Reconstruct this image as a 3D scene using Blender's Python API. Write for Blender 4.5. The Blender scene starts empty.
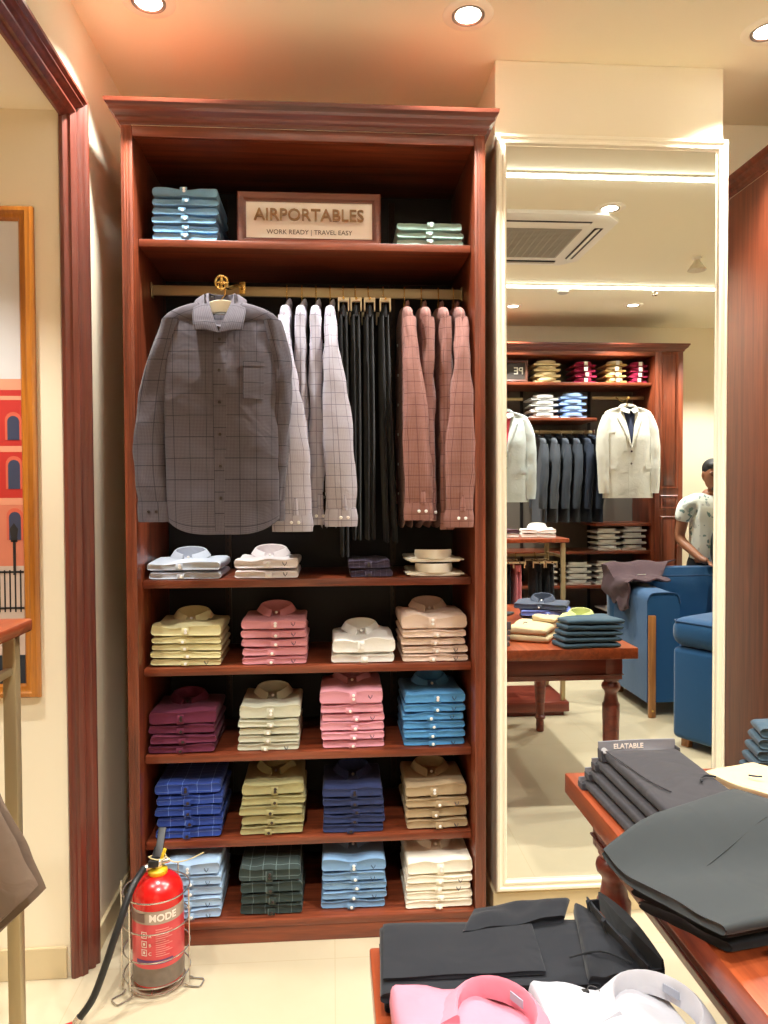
import bpy, bmesh, math, random
from mathutils import Vector, Matrix, noise, Quaternion

SC = bpy.context.scene
COL = SC.collection
PI = math.pi
rnd = random.Random(7)

# ------------------------------------------------------------------ camera
CAM_H = 1.535
FPX = 735.0
YAW, PITCH, ROLL = 0.0704, 0.02466, -0.00464
Fv = Vector((math.sin(YAW)*math.cos(PITCH), math.cos(YAW)*math.cos(PITCH), -math.sin(PITCH)))
R0 = Vector((math.cos(YAW), -math.sin(YAW), 0.0))
U0 = R0.cross(Fv)
Rc = R0*math.cos(ROLL) + U0*math.sin(ROLL)
Uc = -R0*math.sin(ROLL) + U0*math.cos(ROLL)
EYE = Vector((0, 0, CAM_H))
MIRROR_Y = 2.59

def at(px, py, X=None, Y=None, Z=None):
    """the point of the place seen at a pixel of the photograph, on a known plane"""
    d = Fv + Rc*((px-384)/FPX) - Uc*((py-512)/FPX)
    t = X/d.x if X is not None else (Y/d.y if Y is not None else (Z-CAM_H)/d.z)
    return EYE + d*t

def mir(px, py, Y=None, Z=None):
    """the same for a point seen in the wall mirror"""
    p = at(px, py, Y=2*MIRROR_Y-Y) if Y is not None else at(px, py, Z=Z)
    return Vector((p.x, 2*MIRROR_Y-p.y, p.z))

# ------------------------------------------------------------------ objects
def empty(name, label, cat, loc=(0, 0, 0), rz=0.0, group=None):
    o = bpy.data.objects.new(name, None)
    COL.objects.link(o)
    o.empty_display_size = 0.05
    o.location = loc
    o.rotation_euler = (0, 0, rz)
    tag(o, label, cat, group)
    return o

def tag(o, label=None, cat=None, group=None, kind=None):
    if label: o['label'] = label
    if cat: o['category'] = cat
    if group: o['group'] = group
    if kind: o['kind'] = kind
    return o

def obj(name, bm, mat, parent=None, loc=None, smooth=True, rz=None, angle=0.7, recalc=True):
    if recalc:
        bmesh.ops.recalc_face_normals(bm, faces=bm.faces)
    me = bpy.data.meshes.new(name)
    bm.to_mesh(me)
    bm.free()
    o = bpy.data.objects.new(name, me)
    COL.objects.link(o)
    me.materials.append(mat)
    if smooth:
        me.shade_smooth()
        try:
            me.set_sharp_from_angle(angle=angle)
        except Exception:
            pass
    if parent is not None: o.parent = parent
    if loc is not None: o.location = loc
    if rz is not None: o.rotation_euler = (0, 0, rz)
    return o

def struct(name, bm, mat, smooth=False):
    o = obj(name, bm, mat, smooth=smooth)
    o['kind'] = 'structure'
    return o

def copy_tree(o, parent=None):
    c = o.copy()
    COL.objects.link(c)
    if parent is not None: c.parent = parent
    for ch in [x for x in o.children]:
        copy_tree(ch, c)
    return c

# ------------------------------------------------------------------ mesh helpers
def BM():
    bm = bmesh.new()
    bm.loops.layers.uv.new('UVMap')
    return bm

def box(bm, c, s, bev=0.0, seg=2, rot=None):
    t = bmesh.new()
    bmesh.ops.create_cube(t, size=1.0)
    bmesh.ops.scale(t, vec=Vector(s), verts=t.verts)
    if bev > 0:
        bmesh.ops.bevel(t, geom=list(t.edges), offset=min(bev, min(s)*0.45), segments=seg, profile=0.5, affect='EDGES')
    M = Matrix.Translation(Vector(c))
    if rot is not None: M = M @ rot
    merge(bm, t, M)

def bx(bm, x0, x1, y0, y1, z0, z1, bev=0.0, seg=2):
    box(bm, ((x0+x1)/2, (y0+y1)/2, (z0+z1)/2), (abs(x1-x0), abs(y1-y0), abs(z1-z0)), bev, seg)

def merge(bm, t, M=None):
    vm = {}
    for v in t.verts:
        vm[v] = bm.verts.new(M @ v.co if M is not None else v.co)
    for f in t.faces:
        try:
            bm.faces.new([vm[v] for v in f.verts])
        except ValueError:
            pass
    t.free()

def loft(bm, rings, closed=True, cap=True, loop=False):
    """skin a list of point rings; UVs in metres (u round the ring, v along)"""
    uvl = bm.loops.layers.uv.verify()
    n = len(rings[0])
    vs = [[bm.verts.new(p) for p in r] for r in rings]
    m = len(rings)
    mid = rings[m//2]
    us = [0.0]
    for j in range(n):
        us.append(us[-1] + (Vector(mid[(j+1) % n])-Vector(mid[j])).length)
    vv = [0.0]
    for i in range(1, m+1):
        a = rings[i % m]; b = rings[i-1]
        vv.append(vv[-1] + sum((Vector(a[j])-Vector(b[j])).length for j in range(n))/n)
    for i in range(m if loop else m-1):
        i2 = (i+1) % m
        for j in range(n if closed else n-1):
            j2 = (j+1) % n
            try:
                f = bm.faces.new((vs[i][j], vs[i][j2], vs[i2][j2], vs[i2][j]))
            except ValueError:
                continue
            for l, (a, b) in zip(f.loops, ((us[j], vv[i]), (us[j+1], vv[i]), (us[j+1], vv[i+1]), (us[j], vv[i+1]))):
                l[uvl].uv = (a, b)
    if cap and closed and not loop:
        for r in (vs[0], vs[-1]):
            try:
                f = bm.faces.new(r)
                for l in f.loops: l[uvl].uv = (l.vert.co.x, l.vert.co.y)
            except ValueError:
                pass
    return vs

def circle(c, r, n, ax=Vector((0, 0, 1)), ph=0.0, ry=None):
    ax = Vector(ax).normalized()
    q = Vector((0, 0, 1)).rotation_difference(ax)
    ry = r if ry is None else ry
    return [Vector(c) + q @ Vector((r*math.cos(ph+2*PI*k/n), ry*math.sin(ph+2*PI*k/n), 0)) for k in range(n)]

def spline(pts, n=8):
    P = [Vector(p) for p in pts]
    if len(P) < 3: return P
    out = []
    for i in range(len(P)-1):
        p0 = P[max(i-1, 0)]; p1 = P[i]; p2 = P[i+1]; p3 = P[min(i+2, len(P)-1)]
        for k in range(n):
            t = k/n
            out.append(0.5*((2*p1)+(p2-p0)*t+(2*p0-5*p1+4*p2-p3)*t*t+(3*p1-p0-3*p2+p3)*t**3))
    out.append(P[-1])
    return out

def tube(bm, pts, r, n=8, closed=False, smooth=0):
    P = spline(pts, smooth) if smooth else [Vector(p) for p in pts]
    m = len(P)
    rings = []
    prev = None
    for i in range(m):
        if closed: t = P[(i+1) % m]-P[(i-1) % m]
        else: t = P[min(i+1, m-1)]-P[max(i-1, 0)]
        if t.length < 1e-9: t = Vector((0, 0, 1))
        t.normalize()
        if prev is None:
            up = Vector((0, 0, 1)) if abs(t.z) < 0.9 else Vector((1, 0, 0))
            a = t.cross(up).normalized()
        else:
            a = (prev - t*prev.dot(t)).normalized()
        prev = a
        b = t.cross(a)
        rr = r(i/(m-1)) if callable(r) else r
        rings.append([P[i] + a*rr*math.cos(2*PI*k/n) + b*rr*math.sin(2*PI*k/n) for k in range(n)])
    loft(bm, rings, True, not closed, closed)

def lathe(bm, prof, n=24, c=(0, 0, 0)):
    rings = [[Vector((c[0]+max(r, 1e-4)*math.cos(2*PI*k/n), c[1]+max(r, 1e-4)*math.sin(2*PI*k/n), c[2]+z)) for k in range(n)] for r, z in prof]
    loft(bm, rings)

def disc(bm, c, r, t, ax, n=14):
    ax = Vector(ax).normalized()
    c = Vector(c)
    loft(bm, [circle(c, r*0.9, n, ax), circle(c+ax*t*0.4, r, n, ax), circle(c+ax*t, r*0.8, n, ax)])

def cyl(bm, a, b, r, n=12):
    tube(bm, [a, b], r, n)

def prism(bm, poly, f0, f1):
    """poly: list of 2-D points; f0, f1 map a point to the two ends"""
    loft(bm, [[Vector(f0(*p)) for p in poly], [Vector(f1(*p)) for p in poly]])

def nz(x, y=0.0, z=0.0):
    return noise.noise(Vector((x, y, z)))

def text_mesh(name, body, size, mat, parent, loc, rot, ext=0.002, align='CENTER', sx=1.0, weight=0.0):
    cu = bpy.data.curves.new(name, 'FONT')
    cu.body = body
    cu.size = size
    cu.extrude = ext
    cu.align_x = align
    cu.align_y = 'CENTER'
    cu.offset = weight
    cu.resolution_u = 3
    t = bpy.data.objects.new(name, cu)
    COL.objects.link(t)
    dg = bpy.context.evaluated_depsgraph_get()
    me = bpy.data.meshes.new_from_object(t.evaluated_get(dg))
    bpy.data.objects.remove(t)
    bpy.data.curves.remove(cu)
    me.name = name
    me.transform(Matrix.Diagonal((sx, 1, 1, 1)))
    me.materials.clear()
    me.materials.append(mat)
    o = bpy.data.objects.new(name, me)
    COL.objects.link(o)
    o.parent = parent
    o.location = loc
    o.rotation_euler = rot
    return o

# ------------------------------------------------------------------ materials
def srgb(r, g, b):
    f = lambda c: (c/255/12.92) if c/255 <= 0.04045 else ((c/255+0.055)/1.055)**2.4
    return (f(r), f(g), f(b), 1.0)

class NT:
    def __init__(s, name):
        s.m = bpy.data.materials.new(name)
        s.m.use_nodes = True
        s.t = s.m.node_tree
        s.p = s.t.nodes['Principled BSDF']
    def n(s, kind, **kw):
        nd = s.t.nodes.new(kind)
        for k, v in kw.items(): setattr(nd, k, v)
        return nd
    def l(s, a, b): s.t.links.new(a, b)
    def math(s, op, a, b=None):
        nd = s.n('ShaderNodeMath', operation=op)
        for i, v in enumerate((a, b)):
            if v is None: continue
            if isinstance(v, (int, float)): nd.inputs[i].default_value = v
            else: s.l(v, nd.inputs[i])
        return nd.outputs[0]
    def mix(s, fac, a, b):
        nd = s.n('ShaderNodeMix', data_type='RGBA')
        if isinstance(fac, (int, float)): nd.inputs[0].default_value = fac
        else: s.l(fac, nd.inputs[0])
        for i, v in ((6, a), (7, b)):
            if isinstance(v, tuple): nd.inputs[i].default_value = v
            else: s.l(v, nd.inputs[i])
        return nd.outputs[2]

CACHE = {}
def plain(name, col, rough=0.5, metal=0.0, coat=0.0, spec=0.5, vary=0.0, scale=20.0, bump=0.0):
    if name in CACHE: return CACHE[name]
    t = NT(name)
    t.p.inputs['Roughness'].default_value = rough
    t.p.inputs['Metallic'].default_value = metal
    t.p.inputs['Coat Weight'].default_value = coat
    t.p.inputs['Specular IOR Level'].default_value = spec
    c = srgb(*col)
    if vary or bump:
        tc = t.n('ShaderNodeTexCoord'); nn = t.n('ShaderNodeTexNoise')
        nn.inputs['Scale'].default_value = scale
        nn.inputs['Detail'].default_value = 4
        t.l(tc.outputs['Object'], nn.inputs['Vector'])
        d = tuple(x*(1-vary) for x in c[:3])+(1.0,)
        t.l(t.mix(nn.outputs['Fac'], d, c), t.p.inputs['Base Color'])
        if bump:
            b = t.n('ShaderNodeBump'); b.inputs['Strength'].default_value = 0.4; b.inputs['Distance'].default_value = bump
            t.l(nn.outputs['Fac'], b.inputs['Height']); t.l(b.outputs['Normal'], t.p.inputs['Normal'])
    else:
        t.p.inputs['Base Color'].default_value = c
    CACHE[name] = t.m
    return t.m

def wood(name, dark, light, axis='z', rough=0.34, coat=0.25, scale=1.0):
    if name in CACHE: return CACHE[name]
    t = NT(name)
    tc = t.n('ShaderNodeTexCoord'); mp = t.n('ShaderNodeMapping')
    s = {'x': (1.2, 26, 26), 'y': (26, 1.2, 26), 'z': (26, 26, 1.2)}[axis]
    mp.inputs['Scale'].default_value = tuple(v*scale for v in s)
    t.l(tc.outputs['Object'], mp.inputs['Vector'])
    n1 = t.n('ShaderNodeTexNoise'); n1.inputs['Scale'].default_value = 1.6; n1.inputs['Detail'].default_value = 6; n1.inputs['Distortion'].default_value = 0.6
    t.l(mp.outputs['Vector'], n1.inputs['Vector'])
    n2 = t.n('ShaderNodeTexNoise'); n2.inputs['Scale'].default_value = 9.0; n2.inputs['Detail'].default_value = 2
    t.l(mp.outputs['Vector'], n2.inputs['Vector'])
    f = t.math('ADD', t.math('MULTIPLY', n1.outputs['Fac'], 0.75), t.math('MULTIPLY', n2.outputs['Fac'], 0.25))
    r = t.n('ShaderNodeValToRGB')
    r.color_ramp.elements[0].position = 0.33; r.color_ramp.elements[0].color = srgb(*dark)
    r.color_ramp.elements[1].position = 0.68; r.color_ramp.elements[1].color = srgb(*light)
    t.l(f, r.inputs['Fac'])
    t.l(r.outputs['Color'], t.p.inputs['Base Color'])
    t.p.inputs['Roughness'].default_value = rough
    t.p.inputs['Coat Weight'].default_value = coat
    t.p.inputs['Coat Roughness'].default_value = 0.2
    CACHE[name] = t.m
    return t.m

def cloth(name, col, rough=0.85, check=None, sx=0.03, sy=0.03, w=0.045, weave=0.0, bump=0.0035, sheen=0.15, spots=None, bscale=22):
    """woven fabric; check = colour of a fine windowpane line, spacing in metres on the UVs"""
    if name in CACHE: return CACHE[name]
    t = NT(name)
    c = srgb(*col)
    tc = t.n('ShaderNodeTexCoord')
    nn = t.n('ShaderNodeTexNoise'); nn.inputs['Scale'].default_value = 14; nn.inputs['Detail'].default_value = 3
    t.l(tc.outputs['Object'], nn.inputs['Vector'])
    base = t.mix(nn.outputs['Fac'], tuple(x*0.93 for x in c[:3])+(1,), c)
    if check or weave:
        sp = t.n('ShaderNodeSeparateXYZ'); t.l(tc.outputs['UV'], sp.inputs[0])
    if weave:
        a = t.math('FRACT', t.math('MULTIPLY', sp.outputs[0], 1/0.0045)); b = t.math('FRACT', t.math('MULTIPLY', sp.outputs[1], 1/0.0045))
        k = t.math('MULTIPLY', t.math('ADD', t.math('LESS_THAN', a, 0.5), t.math('LESS_THAN', b, 0.5)), weave*0.5)
        base = t.mix(k, base, (0.9, 0.9, 0.9, 1))
    if check:
        a = t.math('LESS_THAN', t.math('FRACT', t.math('ADD', t.math('MULTIPLY', sp.outputs[0], 1/sx), 50.0)), w)
        b = t.math('LESS_THAN', t.math('FRACT', t.math('ADD', t.math('MULTIPLY', sp.outputs[1], 1/sy), 50.0)), w)
        base = t.mix(t.math('MULTIPLY', t.math('MAXIMUM', a, b), 0.85), base, srgb(*check))
    if spots:
        vo = t.n('ShaderNodeTexNoise'); vo.inputs['Scale'].default_value = 13.0; vo.inputs['Detail'].default_value = 1.0
        t.l(tc.outputs['Object'], vo.inputs['Vector'])
        base = t.mix(t.math('GREATER_THAN', vo.outputs['Fac'], 0.60), base, srgb(*spots[0]))
        vo2 = t.n('ShaderNodeTexNoise'); vo2.inputs['Scale'].default_value = 15.0
        mp = t.n('ShaderNodeMapping'); mp.inputs['Location'].default_value = (3.3, 1.7, 5.1)
        t.l(tc.outputs['Object'], mp.inputs['Vector']); t.l(mp.outputs['Vector'], vo2.inputs['Vector'])
        base = t.mix(t.math('GREATER_THAN', vo2.outputs['Fac'], 0.62), base, srgb(*spots[1]))
    t.l(base, t.p.inputs['Base Color'])
    t.p.inputs['Roughness'].default_value = rough
    t.p.inputs['Specular IOR Level'].default_value = 0.25
    t.p.inputs['Sheen Weight'].default_value = sheen*0.35
    t.p.inputs['Sheen Roughness'].default_value = 0.5
    if bump:
        bp = t.n('ShaderNodeBump'); bp.inputs['Strength'].default_value = 0.5; bp.inputs['Distance'].default_value = bump
        n3 = t.n('ShaderNodeTexNoise'); n3.inputs['Scale'].default_value = bscale; n3.inputs['Detail'].default_value = 2; n3.inputs['Distortion'].default_value = 1.0
        t.l(tc.outputs['Object'], n3.inputs['Vector'])
        t.l(n3.outputs['Fac'], bp.inputs['Height']); t.l(bp.outputs['Normal'], t.p.inputs['Normal'])
    CACHE[name] = t.m
    return t.m

def glow(name, col, power):
    t = NT(name)
    t.p.inputs['Base Color'].default_value = srgb(*col)
    t.p.inputs['Emission Color'].default_value = srgb(*col)
    t.p.inputs['Emission Strength'].default_value = power
    return t.m

MAH_D, MAH_L = (82, 36, 22), (144, 70, 42)
W_Z = wood('mahogany_upright', MAH_D, MAH_L, 'z')
W_X = wood('mahogany_crosswise', MAH_D, MAH_L, 'x')
W_Y = wood('mahogany_depthwise', MAH_D, MAH_L, 'y')
W_DARK = wood('dark_mahogany_casing', (84, 36, 26), (122, 56, 42), 'z', 0.3, 0.4)
W_CORN = wood('mahogany_cornice', (80, 34, 22), (124, 58, 38), 'x', 0.3, 0.3)
W_RED = wood('reddish_table_top', (120, 50, 25), (164, 78, 42), 'y', 0.3, 0.35)
W_APRON = wood('table_apron', (92, 34, 24), (128, 54, 38), 'x', 0.35, 0.25)
W_GOLD = wood('golden_oak', (140, 78, 18), (196, 124, 40), 'z', 0.28, 0.4)
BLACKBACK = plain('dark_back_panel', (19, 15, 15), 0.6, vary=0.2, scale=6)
WALL = plain('cream_paint', (240, 230, 206), 0.7, vary=0.03, scale=1.5, spec=0.2)
CEIL = plain('cream_ceiling_paint', (248, 243, 222), 0.8, vary=0.02, scale=1.0, spec=0.1)
WHITEFR = plain('ivory_lacquer', (244, 236, 214), 0.35, coat=0.2)
BRASS = plain('satin_brass', (172, 154, 118), 0.38, 0.6)
GOLD = plain('polished_gold', (214, 176, 100), 0.22, 0.9)
CHROME = plain('steel_wire', (214, 208, 198), 0.25, 0.9)
WHITEPL = plain('white_plastic', (240, 238, 230), 0.4)
BLACKPL = plain('black_rubber', (24, 24, 26), 0.45)
DARKMET = plain('dark_metal', (48, 46, 46), 0.4, 0.6)
BUTTON_W = plain('pearl_button', (238, 236, 232), 0.3)
BUTTON_D = plain('dark_button', (48, 36, 34), 0.35)
EMBLEM = plain('navy_thread', (34, 40, 66), 0.8)
# ================================================================== the room
CEIL_Z = 3.07
XL, XR, YB, YF = -0.80, 4.3, -1.50, 3.0       # left wall, right wall, rear wall, wall behind the cabinet
NEXT_Y, NEXT_Z = 2.375, 2.73                  # the neighbouring room seen through the opening

def floor_mat():
    t = NT('polished_cream_floor')
    tc = t.n('ShaderNodeTexCoord')
    nn = t.n('ShaderNodeTexNoise'); nn.inputs['Scale'].default_value = 1.3; nn.inputs['Detail'].default_value = 8; nn.inputs['Roughness'].default_value = 0.6
    t.l(tc.outputs['Object'], nn.inputs['Vector'])
    base = t.mix(nn.outputs['Fac'], srgb(176, 162, 133), srgb(202, 190, 164))
    br = t.n('ShaderNodeTexBrick'); br.offset = 0.0
    br.inputs['Color1'].default_value = br.inputs['Color2'].default_value = (1, 1, 1, 1)
    br.inputs['Mortar'].default_value = (0, 0, 0, 1)
    br.inputs['Scale'].default_value = 1.0; br.inputs['Mortar Size'].default_value = 0.0016
    br.inputs['Brick Width'].default_value = 0.8; br.inputs['Row Height'].default_value = 0.8
    t.l(tc.outputs['Object'], br.inputs['Vector'])
    t.l(t.mix(t.math('MULTIPLY', t.math('SUBTRACT', 1.0, br.outputs['Color']), 0.45), base, srgb(172, 154, 122)), t.p.inputs['Base Color'])
    t.p.inputs['Roughness'].default_value = 0.22
    t.p.inputs['Specular IOR Level'].default_value = 0.5
    return t.m

b = BM(); bx(b, -3.4, XR+0.05, YB-0.05, YF+0.05, -0.06, 0.0); struct('floor', b, floor_mat())
b = BM(); bx(b, XL-0.04, XR+0.05, YB-0.05, YF+0.05, CEIL_Z, CEIL_Z+0.06); struct('ceiling', b, CEIL)
b = BM(); bx(b, XL-0.04, XR+0.05, YF, YF+0.05, 0, CEIL_Z); struct('wall_front', b, WALL)
b = BM(); bx(b, -3.4, XR+0.05, YB-0.05, YB, 0, CEIL_Z); struct('wall_rear', b, WALL)
b = BM(); bx(b, XR, XR+0.05, YB, YF, 0, CEIL_Z); struct('wall_right', b, WALL)
b = BM()
bx(b, XL-0.04, XL, 2.45, YF, 0, CEIL_Z)
bx(b, XL-0.04, XL, 0.20, 2.45, 2.80, CEIL_Z)
bx(b, XL-0.04, XL, YB, 0.20, 0, CEIL_Z)
struct('wall_left', b, WALL)
# the neighbouring room beyond the opening
b = BM(); bx(b, -3.4, XL-0.042, NEXT_Y, NEXT_Y+0.05, 0, CEIL_Z); struct('wall_beyond', b, WALL)
b = BM(); bx(b, -3.4, XL-0.04, YB, NEXT_Y, NEXT_Z, NEXT_Z+0.05); struct('ceiling_beyond', b, CEIL)
b = BM(); bx(b, -3.45, -3.4, YB, NEXT_Y, 0, CEIL_Z); struct('wall_far_left', b, WALL)
BASEB = plain('beige_stone_skirting', (214, 196, 158), 0.35, vary=0.08, scale=7)
BASEC = plain('cream_skirting_cap', (246, 236, 212), 0.5)
b = BM(); bx(b, XL, XL+0.012, 2.452, YF, 0, 0.078, 0.002); struct('baseboard_left', b, BASEB)
b = BM(); bx(b, -3.4, XL-0.05, NEXT_Y-0.012, NEXT_Y, 0, 0.10, 0.002); struct('baseboard_beyond', b, BASEB)
b = BM(); bx(b, XL+0.013, XR, YF-0.012, YF, 0, 0.08, 0.002); struct('baseboard_front', b, BASEB)
b = BM(); bx(b, XL, XR, YB, YB+0.012, 0, 0.08, 0.002); struct('baseboard_rear', b, BASEB)
# mahogany casing of the opening in the left wall
prof = [(0.0, -0.838), (-0.006, -0.834), (-0.008, -0.824), (-0.004, -0.816), (0.001, -0.813), (0.003, -0.808), (0.002, -0.803), (0.009, -0.797),
        (0.015, -0.790), (0.022, -0.791), (0.026, -0.796), (0.032, -0.797), (0.036, -0.792), (0.040, -0.782), (0.048, -0.776), (0.054, -0.778),
        (0.057, -0.783), (0.060, -0.778), (0.066, -0.770), (0.074, -0.769), (0.079, -0.773), (0.080, -0.797), (0.080, -0.838)]
OPZ = 2.715
b = BM()
loft(b, [[Vector((x, 2.368+a, 0.0)) for a, x in prof], [Vector((x, 2.368+a, OPZ+a)) for a, x in prof],
         [Vector((x, 0.21-a, OPZ+a)) for a, x in prof], [Vector((x, 0.21-a, 0.0)) for a, x in prof]])
o = struct('trim_1', b, W_DARK); o.data.shade_smooth(); o.data.set_sharp_from_angle(angle=0.6)
# pier that carries the mirror
b = BM(); bx(b, 0.585, 1.425, 2.607, YF, 0, CEIL_Z, 0.004); struct('wall_pier', b, WALL)
b = BM(); bx(b, 0.574, 0.585, 2.607, YF-0.013, 0, 0.085, 0.002); bx(b, 0.574, 1.436, 2.596, 2.607, 0, 0.085, 0.002); struct('baseboard_pier', b, BASEB)

# ------------------------------------------------------------------ ceiling lamps
LENS = glow('lamp_lens', (255, 248, 235), 20.0)
RIM = plain('downlight_rim', (250, 244, 228), 0.5)
REFL = plain('downlight_reflector', (214, 210, 202), 0.2, 0.6)
def downlight(x, y, z, label, power=165, spot=1.8, group='recessed ceiling downlights'):
    r = empty('downlight', label, 'ceiling light', (x, y, z), 0, group)
    b = BM()
    lathe(b, [(0.052, -0.001), (0.054, -0.005), (0.078, -0.004), (0.082, -0.001), (0.082, 0.0)], 32)
    obj('bezel', b, RIM, r)
    b = BM(); lathe(b, [(0.040, -0.002), (0.046, -0.006), (0.052, -0.006), (0.053, -0.001)], 32); obj('reflector_ring', b, REFL, r)
    b = BM(); lathe(b, [(0.001, -0.0042), (0.025, -0.0042), (0.041, -0.003), (0.041, -0.001)], 24); obj('lens', b, LENS, r)
    l = bpy.data.lights.new('downlight_beam', 'SPOT')
    l.energy = power; l.spot_size = spot; l.spot_blend = 0.55; l.shadow_soft_size = 0.035
    l.color = (1.0, 0.985, 0.925)
    lo = bpy.data.objects.new('downlight_beam', l); COL.objects.link(lo)
    lo.parent = r; lo.location = (0, 0, -0.012)
    return r
DL = []
DL.append(downlight(-0.56, 2.37, CEIL_Z, 'lit round downlight above the left corner of the shirt cabinet', 170, 1.9))
DL.append(downlight(0.445, 2.37, CEIL_Z, 'lit round downlight in front of the mirror pier, above the cabinet cornice'))
DL.append(downlight(1.455, 2.39, CEIL_Z, 'lit round downlight at the right edge of the ceiling beside the mirror'))
p = mir(610, 210, Z=3.06); downlight(p.x, p.y, CEIL_Z, 'lit round spotlight beside the air conditioner, seen in the mirror', 240)
p = mir(633, 305, Z=3.07); downlight(p.x, p.y, CEIL_Z, 'lit downlight above the white blazer, seen in the mirror', 230)
p = mir(513, 306, Z=3.07); downlight(p.x, p.y, CEIL_Z, 'lit downlight above the rear cabinet by the left edge of the mirror', 230)
for k, (x, y) in enumerate(((3.4, -0.72), (3.3, 1.5), (-0.1, 0.6), (0.45, -0.75))):  # unseen downlights added out of view to raise the bounce onto the ceiling
    downlight(x, y, CEIL_Z, ['added unseen downlight above the rear wall beyond the cabinet', 'added unseen downlight on the right side of the room', 'added unseen downlight overhead near the left opening',
                             'added unseen downlight over the left end of the rear cabinet'][k], 270)
downlight(-1.25, 1.75, NEXT_Z, 'lit downlight in the neighbouring room above the street picture', 120)
downlight(-2.3, 0.8, NEXT_Z, 'lit downlight deeper in the neighbouring room', 170)

STRIP = glow('strip_light_diffuser', (252, 252, 243), 21.0)
def strip(y, x0, x1, label):
    r = empty('strip_light', label, 'ceiling light', ((x0+x1)/2, y, CEIL_Z), 0, 'linear lights across the ceiling')
    h = (x1-x0)/2
    b = BM(); bx(b, -h, h, -0.010, 0.010, -0.012, 0.0, 0.001); obj('profile', b, WHITEPL, r)
    b = BM(); bx(b, -h, h, -0.0085, 0.0085, -0.026, -0.0125, 0.003); obj('diffuser', b, STRIP, r)
strip(1.69, -0.6, 4.1, 'thin white strip light across the ceiling, upper line in the mirror')
strip(-0.17, -0.6, 2.95, 'thin white strip light across the ceiling, lower line in the mirror')

# ------------------------------------------------------------------ air conditioner, detector, sprinkler
GRILLE = plain('grey_grille', (176, 174, 166), 0.6)
r = empty('air_conditioner', 'white square cassette air conditioner set in the ceiling, seen in the mirror', 'air conditioner', (1.18, 0.80, CEIL_Z))
b = BM()
s, c_ = 0.43, 0.10
poly = [(-s+c_, -s), (s-c_, -s), (s, -s+c_), (s, s-c_), (s-c_, s), (-s+c_, s), (-s, s-c_), (-s, -s+c_)]
loft(b, [[Vector((x, y, 0)) for x, y in poly], [Vector((x, y, -0.02)) for x, y in poly], [Vector((x*0.96, y*0.96, -0.035)) for x, y in poly]])
obj('panel', b, WHITEPL, r)
b = BM(); bx(b, -0.25, 0.25, -0.25, 0.25, -0.040, -0.034, 0.004)
for k in range(24): bx(b, -0.235, 0.235, -0.235+k*0.0204, -0.225+k*0.0204, -0.0435, -0.038)
for k in range(12): bx(b, -0.235+k*0.0425, -0.231+k*0.0425, -0.235, 0.235, -0.0445, -0.038)
obj('intake_grille', b, GRILLE, r)
for k in range(4):
    b = BM(); bx(b, -0.27, 0.27, 0.315, 0.365, -0.038, -0.033, 0.004)
    o = obj('air_slot', b, DARKMET, r, rz=k*PI/2)
    b = BM(); box(b, (0, 0.335, -0.041), (0.53, 0.032, 0.004), 0.001, 1, Matrix.Rotation(0.35, 4, 'X')); obj('louvre', b, WHITEPL, o)
p = mir(563, 289, Z=3.06)
r = empty('smoke_detector', 'white round smoke detector on the ceiling, seen in the mirror', 'smoke detector', (p.x, p.y, CEIL_Z))
b = BM(); lathe(b, [(0.062, 0), (0.062, -0.012), (0.050, -0.022)], 24); obj('mount', b, WHITEPL, r)
b = BM(); lathe(b, [(0.046, -0.020), (0.044, -0.038), (0.030, -0.046), (0.001, -0.047)], 24); obj('sensor_cap', b, plain('detector_grey', (196, 194, 186), 0.5), r)
p = mir(655, 290, Z=3.05)
r = empty('sprinkler', 'small chrome fire sprinkler on the ceiling, seen in the mirror', 'sprinkler', (p.x, p.y, CEIL_Z))
b = BM(); lathe(b, [(0.034, 0), (0.032, -0.006), (0.012, -0.010), (0.010, -0.028)], 20); obj('escutcheon', b, CHROME, r)
b = BM(); tube(b, [(-0.014, 0, -0.026), (-0.016, 0, -0.042), (0, 0, -0.056), (0.016, 0, -0.042), (0.014, 0, -0.026)], 0.0025, 6, smooth=4)
lathe(b, [(0.001, -0.056), (0.020, -0.057), (0.020, -0.060), (0.001, -0.061)], 16); obj('deflector', b, CHROME, r)
p = mir(697, 268, Z=3.0)
r = empty('ceiling_speaker', 'small cream cone shaped fitting on the ceiling, seen in the mirror', 'ceiling fitting', (p.x, p.y, CEIL_Z))
b = BM(); lathe(b, [(0.03, 0), (0.03, -0.012), (0.012, -0.02)], 20); obj('mount', b, WHITEPL, r)
b = BM(); lathe(b, [(0.014, -0.015), (0.022, -0.03), (0.06, -0.085), (0.052, -0.088), (0.001, -0.07)], 24); obj('cone', b, plain('cone_cream', (214, 206, 186), 0.5), r)

# ------------------------------------------------------------------ wall mirror
def mirror_mat():
    t = NT('mirror_silver')
    t.p.inputs['Base Color'].default_value = (0.85, 0.875, 0.845, 1)
    t.p.inputs['Metallic'].default_value = 1.0
    t.p.inputs['Roughness'].default_value = 0.0
    return t.m
r = empty('wall_mirror', 'tall mirror in a narrow ivory moulded frame on the pier', 'mirror', (1.005, 2.607, 0.0))
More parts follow.
